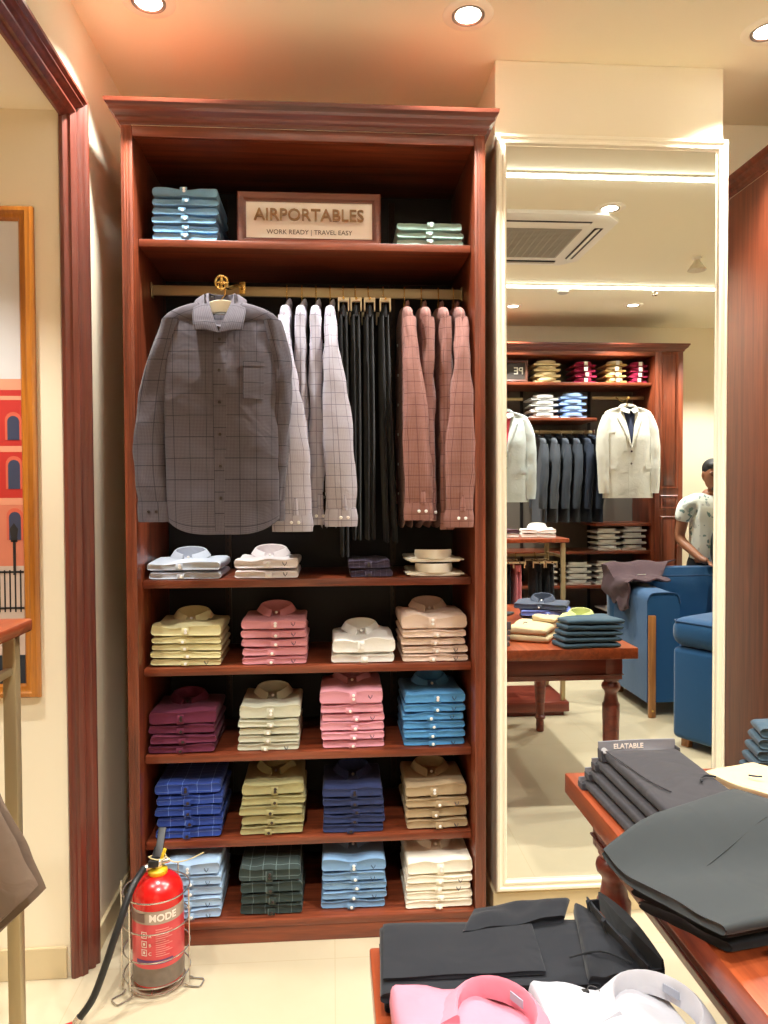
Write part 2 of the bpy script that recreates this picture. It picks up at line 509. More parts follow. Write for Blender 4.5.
# profile: (inset from the outer edge, height proud of the wall)
mp = [(0.0, 0.0), (0.0, 0.030), (0.004, 0.034), (0.012, 0.034), (0.015, 0.029), (0.022, 0.027), (0.026, 0.031), (0.032, 0.031), (0.036, 0.020), (0.040, 0.019), (0.040, 0.0)]
HW, ZB, ZT = 0.423, 0.100, 2.800
b = BM()
rings = []
for sx, sz in ((-1, 0), (1, 0), (1, 1), (-1, 1)):
    rings.append([Vector((sx*(HW-i), -h, (ZB+i) if sz == 0 else (ZT-i))) for i, h in mp])
loft(b, rings, True, False, True)
obj('frame', b, WHITEFR, r)
b = BM(); bx(b, -HW+0.038, HW-0.038, -0.017, -0.004, ZB+0.038, ZT-0.038); obj('glass', b, mirror_mat(), r, smooth=False)

# ------------------------------------------------------------------ lights that fill the room
# ================================================================== shirt cabinet
def cornice(parent, x0, x1, yf, yb, z0, mat, k=1.0, sides=True):
    """mitred crown moulding round the front and both sides"""
    pr = [(0.0, 0.0), (0.004, 0.004), (0.006, 0.012), (0.012, 0.016), (0.013, 0.024), (0.020, 0.030), (0.027, 0.034), (0.028, 0.044), (0.035, 0.050), (0.038, 0.054), (0.040, 0.066), (0.0, 0.066)]
    pr = [(a*k, z*k) for a, z in pr]
    b = BM()
    loft(b, [[Vector((x0-a, yb, z0+z)) for a, z in pr], [Vector((x0-a, yf-a*1.25, z0+z)) for a, z in pr],
             [Vector((x1+a, yf-a*1.25, z0+z)) for a, z in pr], [Vector((x1+a, yb, z0+z)) for a, z in pr]])
    return obj('cornice', b, mat, parent, angle=0.5)

CX0, CX1, CYF, CYB = -0.687, 0.527, 2.50, 2.985
cab = empty('shirt_cabinet', 'tall mahogany open shelving cabinet filled with shirts, beside the mirror', 'cabinet', (0, 0, 0))
for x0, x1 in ((CX0, CX0+0.037), (CX1-0.037, CX1)):
    b = BM(); bx(b, x0, x1, CYF, CYB, 0.0, 2.752, 0.002)
    for k in range(3):
        xx = x0+0.008+k*0.0085
        bx(b, xx, xx+0.004, CYF-0.0012, CYF+0.002, 0.02, 2.74, 0.0006, 1)
    obj('side_panel', b, W_Z, cab)
IX0, IX1 = CX0+0.038, CX1-0.038
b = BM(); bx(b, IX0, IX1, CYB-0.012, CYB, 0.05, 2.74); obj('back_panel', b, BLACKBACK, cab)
b = BM(); bx(b, IX0, IX1, CYF+0.02, CYB-0.013, 2.722, 2.75, 0.002); obj('top_panel', b, W_X, cab)
b = BM(); bx(b, IX0, IX1, CYF, CYF+0.019, 2.716, 2.752, 0.002); obj('top_rail', b, W_X, cab)
cornice(cab, CX0, CX1, CYF, CYB, 2.7525, W_CORN)
SHELF = [2.402, 1.241, 0.938, 0.635, 0.335]
for z in SHELF:
    b = BM(); bx(b, IX0+0.001, IX1-0.001, 2.56, CYB-0.014, z-0.027, z, 0.003); obj('shelf', b, W_X, cab)
b = BM(); bx(b, IX0, IX1, CYF, CYB-0.014, 0.056, 0.080, 0.003); obj('shelf', b, W_X, cab)
b = BM(); bx(b, IX0, IX1, CYF+0.004, CYF+0.024, 0.0, 0.055, 0.002); obj('plinth', b, W_X, cab)
SLOT = plain('slot_black', (10, 10, 10), 0.7)
for x in (-0.415, 0.245):
    b = BM(); bx(b, x-0.012, x+0.012, CYB-0.021, CYB-0.0125, 0.085, 2.70, 0.001)
    s = obj('wall_standard', b, plain('bronze_standard', (58, 46, 40), 0.45, 0.5), cab)
    b = BM()
    for k in range(85): bx(b, x-0.0025, x+0.0025, CYB-0.0222, CYB-0.0205, 0.10+k*0.03, 0.116+k*0.03)
    obj('slots', b, SLOT, s)
RAIL_Y, RAIL_Z = 2.735, 2.276
b = BM(); bx(b, IX0+0.002, IX1-0.002, RAIL_Y-0.006, RAIL_Y+0.006, RAIL_Z-0.018, RAIL_Z+0.018, 0.002)
rail = obj('hanging_rail', b, BRASS, cab)
for x in (IX0+0.004, IX1-0.004):
    b = BM(); box(b, (x, RAIL_Y, RAIL_Z), (0.006, 0.03, 0.05), 0.002); obj('rail_socket', b, BRASS, rail)
# face-out arm that carries the front shirt
_a = at(222, 284, Y=2.425)
AX, AZ = _a.x, _a.z
b = BM()
tube(b, [(AX+0.03, RAIL_Y-0.004, RAIL_Z+0.008), (AX+0.022, 2.67, RAIL_Z+0.004), (AX+0.006, 2.56, AZ+0.025), (AX, 2.45, AZ+0.003), (AX, 2.418, AZ)], 0.0065, 10, smooth=5)
box(b, (AX+0.03, RAIL_Y-0.011, RAIL_Z+0.01), (0.022, 0.010, 0.044), 0.002)
arm = obj('display_arm', b, GOLD, cab)
b = BM()
tube(b, [Vector((AX+0.019*math.cos(t), 2.416, AZ+0.002+0.021*math.sin(t))) for t in [2*PI*k/20 for k in range(20)]], 0.0036, 8, closed=True)
box(b, (AX, 2.416, AZ+0.002), (0.009, 0.006, 0.042), 0.002)
tube(b, [(AX-0.018, 2.416, AZ+0.002), (AX+0.018, 2.416, AZ+0.002)], 0.0025, 6)
obj('arm_stop', b, GOLD, arm)

# ------------------------------------------------------------------ framed sign on the top shelf
def frame_rect(b, w, h, prof, y0=0.0):
    """picture-frame moulding: prof = (inset, depth towards the viewer)"""
    rings = []
    for sx, sz in ((-1, -1), (1, -1), (1, 1), (-1, 1)):
        rings.append([Vector((sx*(w/2-i), y0-d, sz*(h/2-i))) for i, d in prof])
    loft(b, rings, True, False, True)
pl, pr_ = at(237, 240, Y=2.60), at(381, 243, Y=2.60)
SW, SH = pr_.x-pl.x, 0.186
r = empty('framed_sign', 'wood framed sign with raised gold letters reading AIRPORTABLES on the top shelf', 'sign', ((pl.x+pr_.x)/2, 2.625, SHELF[0]))
zc = SH/2+0.0005
b = BM(); t_ = BM(); frame_rect(t_, SW, SH, [(0, 0), (0, 0.020), (0.006, 0.028), (0.012, 0.026), (0.022, 0.020), (0.026, 0.012), (0.030, 0.010), (0.030, 0)])
merge(b, t_, Matrix.Translation((0, 0, zc))); obj('frame', b, wood('sign_frame_wood', (92, 44, 32), (124, 66, 48), 'x', 0.3, 0.4), r, angle=0.5)
b = BM(); bx(b, -SW/2+0.028, SW/2-0.028, -0.005, 0.0, 0.029, SH-0.028); obj('backing', b, plain('sign_backing', (252, 244, 234), 0.6), r)
text_mesh('letters', 'AIRPORTABLES', 0.058, plain('letter_gold', (140, 104, 62), 0.4, 0.2), r, (0.0, -0.021, zc+0.012), (PI/2, 0, 0), 0.004, sx=0.98, weight=0.0006)
text_mesh('small_letters', 'WORK READY | TRAVEL EASY', 0.0225, plain('letter_dark', (92, 70, 56), 0.6), r, (0.0, -0.0062, zc-0.041), (PI/2, 0, 0), 0.0004, sx=1.0)

# ================================================================== folded garments
def profile_pts(nv=7, round_=5):
    """(v, zf): closed section of a soft slab; v 0..1 front to back, zf 0..1 up; ends are round"""
    pts = []
    for k in range(nv+1): pts.append((0.06+0.88*k/nv, 0.0, 0))
    for k in range(1, round_):
        a = -PI/2+PI*k/round_; pts.append((1.0, 0.5+0.5*math.sin(a), math.cos(a)))
    for k in range(nv+1): pts.append((0.94-0.88*k/nv, 1.0, 0))
    for k in range(1, round_):
        a = PI/2+PI*k/round_; pts.append((0.0, 0.5+0.5*math.sin(a), math.cos(a)))
    return pts

def slab(b, xy, z0, h, nu=14, nv=7, seed=0.0, wob=0.10, out=0.012, zfun=None, uend=True, warp=0.0):
    """soft folded slab: xy(u,v) gives the footprint, z0 bottom, h thickness"""
    P = profile_pts(nv)
    rings = []
    us = [0.0, 0.004, 0.016, 0.04]+[0.04+0.92*k/nu for k in range(1, nu)]+[0.96, 0.984, 0.996, 1.0]
    for u in us:
        e = 1.0
        if uend:
            d = min(u, 1-u)
            e = 0.30+0.70*math.sqrt(max(0.0, 1-(1-min(d/0.04, 1))**2))
        ring = []
        for v, zf, bulge in P:
            q = xy(u, min(max(v, 0), 1))
            q0 = xy(u, 0.5)
            n2 = Vector((q[0]-q0[0], q[1]-q0[1]))
            if n2.length > 1e-6: n2.normalize()
            x = q[0]+n2.x*bulge*out; y = q[1]+n2.y*bulge*out
            w_ = nz(u*3.1+seed, v*2.3+seed*1.7, seed)
            hh = h*(1+wob*w_*2.0)*e
            zb = zfun(x, y) if zfun else 0.0
            z = z0+zb+h*(1-e)*0.5 + zf*hh + warp*nz(u*2.2+seed*0.9, 0.3+v*0.6, seed*1.3)
            j = 0.0022*nz(u*6+seed*3, zf*2, seed+4)
            ring.append(Vector((x+j, y+j, z)))
        rings.append(ring)
    return loft(b, rings)

def rect(w, d, x=0.0, y=0.0, rz=0.0):
    c, s = math.cos(rz), math.sin(rz)
    def f(u, v):
        a, b = (u-0.5)*w, (v-0.5)*d
        return (x+a*c-b*s, y+a*s+b*c)
    return f

def collar(b, c, a, d, z, hgt, flap, front_gap=0.42, lean=0.012):
    """turned-down shirt collar round an oval neck; c=(x,y) centre, points meet at the front (-y)"""
    rings = []
    N = 26
    for k in range(N+1):
        t = -PI+front_gap*0.35 + (2*PI-front_gap*0.7)*k/N       # 0 = back
        s, co = math.sin(t), math.cos(t)
        fr = max(0.0, -co)                                       # 1 at the front
        px, py = c[0]+a*s, c[1]+d*co
        nx, ny = s, co
        top = z+hgt*(1-0.45*fr**2)+lean*max(0, co)
        fl = flap*(1+0.55*fr**6)
        ring = [(-0.003, z-0.004), (-0.003, top-0.003), (0.0005, top), (0.004, top-0.002), (0.009+fl*0.30, top-fl*0.75), (0.007+fl*0.28, max(top-fl*0.80, z-0.004)), (0.002, z-0.004)]
        yo = -0.030*fr**5
        rings.append([Vector((px+nx*q, py+ny*q+yo, max(zz, z-0.006))) for q, zz in ring])
    loft(b, rings)

def emblem(b, x, z, y, s=0.007):
    """small antler-like mark stitched on the chest: two curved tines on a short stem"""
    tube(b, [(x-s*0.9, y, z+s), (x-s*0.8, y, z+s*0.1), (x, y, z-s*0.6), (x+s*0.8, y, z+s*0.1), (x+s*0.9, y, z+s)], s*0.15, 5, smooth=3)
    tube(b, [(x, y, z-s*0.6), (x, y, z-s*1.1)], s*0.15, 5)
    tube(b, [(x-s*0.35, y, z-s*0.25), (x-s*0.3, y, z+s*0.35)], s*0.12, 5)

def folded_shirt(name, label, loc, w, d, h, mat, seed, rz=0.0, group=None, top=False, collared=True, button=None, nbtn=1, mark=False, bx_=0.0, front_collar=False, tilt=0.0, low=False, cmat=None, band_h=0.030):
    """a shirt folded to a flat packet, front edge towards -y"""
    b = BM()
    f0 = rect(w, d-0.02)
    zf = (lambda x, y: tilt*x) if tilt else None
    slab(b, f0, 0.0, h, nu=6 if low else 12, nv=3 if low else 6, seed=seed, out=min(0.011, h*0.45), zfun=zf, wob=0.16)
    root = obj(name, b, mat, None, loc, rz=rz)
    tag(root, label, 'folded shirt', group)
    yf = -(d-0.02)/2
    if not front_collar and not low:
        # placket folded round the front edge
        b = BM()
        rings = []
        e = min(0.011, h*0.45)
        for k in range(9):
            a = -PI/2*0.62+(PI*0.56)*k/8
            rings.append((yf-e*math.cos(a)-0.0003, h*(0.5+0.5*math.sin(a))))
        R = []
        for i, (y, z) in enumerate(rings):
            zz = z+tilt*bx_
            n2 = Vector((0, 0.0012, 0))
            R.append([Vector((bx_-0.012, y, zz)), Vector((bx_+0.012, y, zz)), Vector((bx_+0.012, y, zz))+n2, Vector((bx_-0.012, y, zz))+n2])
        loft(b, R)
        obj('placket', b, mat, root)
        for k in range(nbtn):
            b = BM()
            zb = h*(0.42+0.25*k)+tilt*bx_
            disc(b, (bx_+0.002, yf-e*0.98-0.0005, zb), 0.0054, 0.003, (0, -1, 0.1))
            obj('button', b, button or BUTTON_W, root)
        if mark:
            b = BM(); emblem(b, w*0.30, h*0.56, yf-e-0.0012)
            obj('embroidered_mark', b, EMBLEM, root)
    if top and collared and not front_collar:
        b = BM()
        collar(b, (bx_*0.5, d*0.14), 0.055, 0.027, h*1.0, 0.031, 0.030, 0.75)
        obj('collar', b, cmat or mat, root)
        b = BM(); disc(b, (bx_*0.5+0.001, d*0.14-0.050, h*1.0+0.008), 0.0052, 0.003, (0, -0.9, 0.5))
        obj('button', b, button or BUTTON_W, root)
    if front_collar:
        # packet turned with its collar band to the front
        b = BM()
        rings = []
        N = 20
        for k in range(N+1):
            t = -2.1+4.2*k/N
            px, py = w*0.36*math.sin(t), yf+0.055-0.062*math.cos(t)
            nx, ny = math.sin(t), -math.cos(t)
            H = band_h*(1-0.25*(abs(t)/2.1)**3)
            z = h*0.92
            rings.append([Vector((px+nx*q, py+ny*q, z+zz)) for q, zz in ((0, 0), (0.003, H*0.6), (0.001, H), (-0.004, H*0.98), (-0.006, 0))])
        loft(b, rings)
        obj('collar', b, cmat or mat, root)
        if not low:
            b = BM()
            for s in (-1, 1):
                pts = [(s*w*0.30, yf-0.012), (s*w*0.56, yf-0.012), (s*w*0.58, yf+0.10), (s*w*0.40, yf+0.10)]
                prism(b, pts, lambda x, y: (x, y, h*0.55), lambda x, y: (x, y, h*0.55+0.004))
            obj('collar_point', b, cmat or mat, root)
    return root
ORD = ['lowest', 'second lowest', 'third lowest', 'fourth lowest', 'fifth lowest', 'sixth lowest']
def stack(px0, px1, ybase, n, ztot, mat, colour, where, shelf_z, yfront=2.5635, d=0.265, top_k=1.45, button=None, mark=True, group=None, seed=0.0,
          collared=True, front_collar=False, lean=0.0, tilt=0.0, cmat=None, thing='folded_shirt'):
    a, c = at(px0, ybase, Y=yfront), at(px1, ybase, Y=yfront)
    w, cx = c.x-a.x, (a.x+c.x)/2
    unit = ztot/(n-1+top_k)
    z = shelf_z+0.0015+abs(tilt)*w*0.52
    R = random.Random(int(seed*100)+5)
    for k in range(n):
        top = k == n-1
        h = unit*(top_k if top else 1.0)
        hh = h-0.0012
        nm = 'top' if top else ORD[k]
        dx = R.uniform(-0.004, 0.004)+lean*k
        dd = R.uniform(-0.005, 0.005)
        folded_shirt(thing, f'{nm} {colour} folded shirt, stack {where}', (cx+dx, yfront+d/2+dd, z), w*R.uniform(0.965, 1.0)*(0.86 if front_collar else 1.0), d, hh*(0.30 if front_collar else 0.86), mat,
                     seed*7.3+k*1.9, R.uniform(-0.018, 0.018), group or f'{colour} shirts stacked {where}', top, collared, button,
                     1 if not top else 2, mark and R.random() < 0.5, R.uniform(-0.012, 0.008), front_collar, tilt, cmat=cmat, band_h=unit*0.64)
        z += h
C = lambda n, c, **k: cloth('shirting_'+n, c, **k)
# px left, px right, base line, count, height, ...
stack(150, 217, 238, 6, 0.190, C('sky', (124, 170, 204)), 'sky blue', 'left of the gold lettered sign', SHELF[0], seed=1.1, top_k=1.35, mark=False, collared=False, d=0.27)
stack(397, 464, 245, 3, 0.086, C('mist', (150, 180, 172)), 'misty green', 'right of the gold lettered sign', SHELF[0], seed=2.3, top_k=1.2, mark=False, collared=False, d=0.27)
stack(147, 221, 579, 2, 0.066, C('grey', (196, 204, 218)), 'pale grey blue', 'beneath the charcoal checked shirt', SHELF[1], seed=3.1, top_k=1.15, mark=False)
stack(233, 297, 580, 2, 0.072, C('offwhite', (236, 228, 230)), 'pinkish white', 'beneath the lavender checked sleeves', SHELF[1], seed=4.7, top_k=1.1)
stack(349, 392, 576, 2, 0.064, C('plum_check', (62, 54, 74), check=(112, 104, 128), sx=0.022, sy=0.022), 'dark plum checked', 'beneath the black trousers', SHELF[1], seed=5.9, top_k=1.1, mark=False, collared=False, button=BUTTON_D, d=0.25)
stack(405, 465, 577, 2, 0.100, C('ivory', (240, 234, 220)), 'ivory band collar', 'beneath the brown checked shirts', SHELF[1], seed=6.2, top_k=1.0, mark=False, front_collar=True, d=0.27)
stack(149, 221, 667, 5, 0.148, C('straw', (216, 208, 160)), 'straw yellow', 'at the left end of the third shelf', SHELF[2], seed=7.4, top_k=1.75, tilt=-0.02)
stack(240, 307, 665, 5, 0.166, C('rose', (214, 146, 156)), 'rose pink', 'between the straw and white stacks', SHELF[2], seed=8.2, top_k=1.35)
stack(331, 395, 663, 2, 0.098, C('white', (240, 240, 236)), 'white', 'between the rose and peach stacks', SHELF[2], seed=9.5, top_k=1.8, mark=False)
stack(402, 468, 661, 5, 0.176, C('peach', (222, 198, 182)), 'pale peach', 'at the right end above the azure stack', SHELF[2], seed=10.6, top_k=2.1)
stack(147, 215, 755, 4, 0.150, C('maroon', (98, 38, 62)), 'maroon', 'above the royal blue stack', SHELF[3], seed=11.3, top_k=1.6, mark=False, button=BUTTON_D, tilt=0.012)
stack(238, 300, 752, 5, 0.168, C('sage', (200, 200, 180)), 'pale sage', 'between the maroon and pink stacks', SHELF[3], seed=12.9, top_k=2.0)
stack(321, 385, 750, 6, 0.220, C('pink', (220, 154, 170)), 'bubblegum pink', 'left of the azure stack', SHELF[3], seed=13.3, top_k=2.0)
stack(404, 466, 747, 6, 0.196, C('azure', (82, 144, 196)), 'azure blue', 'below the peach stack', SHELF[3], seed=14.8, top_k=1.45)
stack(154, 222, 840, 5, 0.200, C('royal', (46, 70, 148), check=(116, 142, 214), sx=0.026, sy=0.05, w=0.04), 'royal blue checked', 'above the fire extinguisher', SHELF[4], seed=15.4, top_k=1.2, mark=False, button=BUTTON_D, collared=False, tilt=0.012)
stack(240, 304, 838, 5, 0.188, C('olive', (164, 158, 114)), 'olive khaki', 'between the royal and navy stacks', SHELF[4], seed=16.1, top_k=1.35, mark=False, button=BUTTON_D, tilt=0.02)
stack(323, 385, 835, 5, 0.168, C('navy', (46, 56, 96)), 'navy blue', 'between the olive and tan stacks', SHELF[4], seed=17.6, top_k=1.3, button=BUTTON_D)
stack(406, 469, 831, 4, 0.168, C('tan', (170, 148, 116)), 'tan brown', 'above the white stack on the lowest shelf', SHELF[4], seed=18.2, top_k=1.3, tilt=0.02)
BASE_Z = 0.080
stack(158, 221, 923, 5, 0.205, C('powder', (160, 188, 218)), 'powder blue', 'half hidden behind the fire extinguisher', BASE_Z, seed=19.7, top_k=1.5, yfront=2.512, tilt=0.012, collared=False)
stack(239, 302, 921, 4, 0.178, C('forest', (50, 62, 60), check=(98, 112, 112), sx=0.05, sy=0.045, w=0.06), 'dark green checked', 'at the bottom right of the extinguisher', BASE_Z, seed=20.3, top_k=1.5, mark=False, button=BUTTON_D, yfront=2.512, collared=False)
stack(322, 387, 915, 5, 0.178, C('denim', (120, 156, 194)), 'mid blue', 'between the dark green and white stacks', BASE_Z, seed=21.5, top_k=1.5, yfront=2.53)
stack(406, 473, 912, 5, 0.178, C('snow', (242, 236, 220)), 'creamy white', 'in the lowest right corner of the cabinet', BASE_Z, seed=22.8, top_k=2.0, yfront=2.512, tilt=0.012)
# ================================================================== hanging garments
def xf(bm, M):
    bmesh.ops.transform(bm, matrix=M, verts=bm.verts)

class Garment:
    """body of a hanging shirt or jacket: local x = shoulder axis, front towards -y, z down from the neck"""
    def __init__(s, w=0.215, length=0.76, depth=0.055, neck=0.072, slope=0.055, taper=0.0, seed=0.0, fold=0.010, tail=0.05, waist=0.0, skew=0.0, dip=0.0, nd=0.045):
        s.dip, s.nd = dip, nd
        s.w, s.L, s.d, s.neck, s.slope, s.taper, s.seed, s.fold, s.tail, s.waist, s.skew = w, length, depth, neck, slope, taper, seed, fold, tail, waist, skew
    def pt(s, th, v, off=0.0):
        """th: angle round the body (-pi/2 = front centre), v: 0 neck .. 1 hem"""
        sh = min(1.0, v/0.085)
        k = math.sin(sh*PI/2)**0.85
        w = s.neck+(s.w-s.neck)*k
        vv = max(0.0, (v-0.085)/0.915)
        w = w*(1+s.taper*vv) - s.waist*math.sin(PI*min(1, vv*1.15))
        d = s.nd*(1-k)+k*(0.022+(s.d-0.022)*min(1, vv*3.5)**0.7)
        c, sn = math.cos(th), math.sin(th)
        x = w*math.copysign(abs(c)**0.75, c)
        y = d*math.copysign(abs(sn)**0.8, sn)
        z = -s.slope*sh**1.15 - (s.L-s.slope)*vv
        if vv > 0.8:
            z += s.tail*abs(c)**3*((vv-0.8)/0.2)**2
        if s.dip and sn < 0:
            z -= s.dip*(-sn)**3*(1-sh)**0.8
        f = s.fold*min(1, vv*1.6)
        sway = nz(x*9+s.seed, z*1.3, s.seed*2.1)+0.5*nz(x*21+s.seed, z*2.4, s.seed)
        cr = nz(x*6+z*5, z*9+s.seed, s.seed+7)*0.35
        r = f*(sway+cr)
        y += r*(1 if sn < 0 else -0.7)
        x += s.skew*vv
        n = Vector((c*0.4, sn, 0))
        if n.length > 0: n.normalize()
        return Vector((x, y, z)) + n*off
    def body(s, n=44, m=34):
        b = BM()
        vs = [0, 0.012, 0.03, 0.05, 0.07, 0.085]+[0.085+0.915*k/m for k in range(1, m+1)]
        loft(b, [[s.pt(2*PI*k/n, v) for k in range(n)] for v in vs], True, False)
        # turned hem so that the cloth has a thickness at the lower edge
        loft(b, [[s.pt(2*PI*k/n, 1.0) for k in range(n)], [s.pt(2*PI*k/n, 0.985, -0.004) for k in range(n)], [s.pt(2*PI*k/n, 0.93, -0.005) for k in range(n)]], True, False)
        return b
    def strip(s, t0, t1, v0, v1, off, n=5, m=20, thick=0.0016):
        b = BM()
        R = []
        for i in range(m+1):
            v = v0+(v1-v0)*i/m
            a = [s.pt(t0+(t1-t0)*k/n, v, off) for k in range(n+1)]
            c = [s.pt(t0+(t1-t0)*(n-k)/n, v, off-thick) for k in range(n+1)]
            R.append(a+c)
        loft(b, R)
        return b

def sleeve(b, pts, rad, seed=0.0, n=18, fold=0.006, ax=(1, 0, 0)):
    """pts: centres, rad: (r along the shoulder axis, r along y) at each"""
    P = spline(pts, 7)
    k = len(pts)-1
    rings = []
    for i, p in enumerate(P):
        t = i/(len(P)-1)*k
        j = min(int(t), k-1); u = t-j
        rx = rad[j][0]*(1-u)+rad[j+1][0]*u; ry = rad[j][1]*(1-u)+rad[j+1][1]*u
        ring = []
        for q in range(n):
            a = 2*PI*q/n
            f = 1+fold/max(rx, ry)*(nz(math.cos(a)*1.6+seed, math.sin(a)*1.6, p.z*11+seed)*1.8)
            ring.append(p+Vector((rx*f*math.cos(a), ry*f*math.sin(a), 0.012*math.sin(a)*0)))
        rings.append(ring)
    loft(b, rings)

def open_collar(b, w=0.060, back=0.045, front=-0.055, rise=0.040, drop=-0.045, width=0.036, point=0.075, spread=0.6, lean=0.30, puff=0.006):
    """two turned-down collar leaves round an open neck"""
    for s in (-1, 1):
        R = []
        N = 14
        for k in range(N+1):
            t = k/N
            a = PI*t
            base = Vector((s*w*math.sin(a)**0.8 if 0 < t < 1 else 0.0, back*0.5*(1+math.cos(a))+front*0.5*(1-math.cos(a)), rise*(1-t)**0.7+drop*t**1.6))
            out = Vector((s*(0.55*math.sin(a)+spread*t**2.5), lean*(1-2*t), -1.0+(0.55+0.5*spread)*t**2.5)).normalized()
            wd = width+(point-width)*t**2.2
            tip = base+out*wd
            nrm = Vector((s*math.sin(a), math.cos(a), 0.25)).normalized()
            midp = base+out*wd*0.45+nrm*puff
            R.append([base-nrm*0.003, base+Vector((0, 0, 0.003)), base+nrm*0.003, midp+nrm*0.003, tip+nrm*0.002, tip-nrm*0.002, midp-nrm*0.002])
        loft(b, R)
    # neck band inside
    R = []
    for k in range(25):
        a = -PI*0.93+2*PI*0.93*k/24
        t = abs(a)/PI
        x, y = (w-0.004)*math.sin(a), (back-0.004)*0.5*(1+math.cos(a))+(front+0.004)*0.5*(1-math.cos(a))
        z = rise*(1-t)**0.7+drop*t**1.6
        n = Vector((math.sin(a), math.cos(a), 0))
        c = Vector((x, y, z))
        R.append([c, c-n*0.003, c-n*0.003+Vector((0, 0, -0.020)), c+Vector((0, 0, -0.020))])
    loft(b, R)

def collar_leaves(b, w=0.040, back=0.045, front=-0.058, rise=0.036, drop=-0.108):
    """long pointed leaves of a shirt collar left open at the neck"""
    for s in (-1, 1):
        R = []
        N = 16
        for k in range(N+1):
            t = k/N
            x = w*math.sin(PI*t**0.68) if t < 1 else 0.0
            y = back*0.5*(1+math.cos(PI*t))+front*0.5*(1-math.cos(PI*t))
            z = rise if t < 0.35 else rise+(drop-rise)*((t-0.35)/0.65)**1.15
            base = Vector((s*x, y, z))
            q = min(1, t/0.42)
            out = Vector((s*(0.15+0.85*q), 0.35*(1-q)-0.10*q, -1.0+0.62*q+0.50*max(0, (t-0.42)/0.58)**1.3)).normalized()
            wd = 0.034+0.012*q+0.030*max(0, (t-0.42)/0.58)**1.2
            tip = base+out*wd
            nrm = Vector((s*0.25*(1-t), -1.0 if t > 0.3 else 0.6, 0.45)).normalized()
            midp = base+out*wd*0.45+nrm*0.005
            R.append([base-nrm*0.002, base+Vector((0, 0, 0.002)), base+nrm*0.003, midp+nrm*0.003, tip+nrm*0.0015, tip-nrm*0.002, midp-nrm*0.002])
        loft(b, R)
    R = []
    for k in range(25):
        a = -PI*0.62+2*PI*0.62*k/24
        t = abs(a)/PI
        c = Vector((0.052*math.sin(a), (back-0.003)*0.5*(1+math.cos(a))+front*0.5*(1-math.cos(a)), rise*(1-t*0.6)))
        n = Vector((math.sin(a), math.cos(a), 0))
        R.append([c, c-n*0.003, c-n*0.003+Vector((0, 0, -0.030)), c+Vector((0, 0, -0.030))])
    loft(b, R)

def hanger(name, label, loc, rz, kind='shirt', group=None, hook_h=0.10, lettered=False, width=0.19, jaw=0.0150):
    """loc = the top of its hook; hangs down -z; local x = along the shoulders"""
    r = empty(name, label, 'hanger', loc, rz, group)
    b = BM()
    R_ = 0.0100
    arc = [Vector((-R_, 0, -0.020))]+[Vector((R_*math.sin(a), 0, -R_+R_*math.cos(a))) for a in [-PI/2+k*PI/10 for k in range(11)]]
    dn = min(0.049, hook_h*0.70)
    tube(b, arc+[Vector((R_, 0, -dn)), Vector((R_*0.35, 0, -dn-0.007)), Vector((0, 0, -dn-0.010)), Vector((0, 0, -hook_h))], 0.0021, 7)
    obj('hook', b, GOLD if kind != 'plain' else CHROME, r)
    if kind in ('shirt', 'plain'):
        b = BM()
        rings = []
        for k in range(21):
            u = -1+2*k/20
            x = u*width
            z = -hook_h-0.004-0.055*abs(u)**1.3
            hh = 0.018-0.006*abs(u)
            th = 0.005
            rings.append([Vector((x, -th, z)), Vector((x, 0, z+0.006)), Vector((x, th, z)), Vector((x, th, z-hh)), Vector((x, 0, z-hh-0.003)), Vector((x, -th, z-hh))])
        loft(b, rings)
        obj('shoulder_bar', b, WHITEPL, r)
        if lettered:
            b = BM()
            rings = []
            for k in range(9):
                u = -1+2*k/8
                x = u*0.046; z = -hook_h+0.012-0.010*u*u
                rings.append([Vector((x, -0.014, z)), Vector((x, -0.010, z+0.002)), Vector((x, -0.008, z-0.036)), Vector((x, -0.013, z-0.037))])
            loft(b, rings)
            obj('size_band', b, plain('cream_band', (240, 232, 208), 0.4), r)
    else:
        b = BM()
        tube(b, [(-0.13, 0, -hook_h-0.006), (0, 0, -hook_h), (0.13, 0, -hook_h-0.006)], 0.004, 8, smooth=4)
        obj('bar', b, GOLD, r)
        for s in (-1, 1):
            b = BM()
            for e in (-1, 1): box(b, (s*0.105, e*(jaw+0.0025), -hook_h-0.022), (0.020, 0.005, 0.046), 0.0015)
            box(b, (s*0.105, 0, -hook_h-0.006), (0.020, 2*jaw+0.010, 0.014), 0.003)
            obj('clip', b, plain('clip_ivory', (238, 224, 190), 0.35), r)
    return r

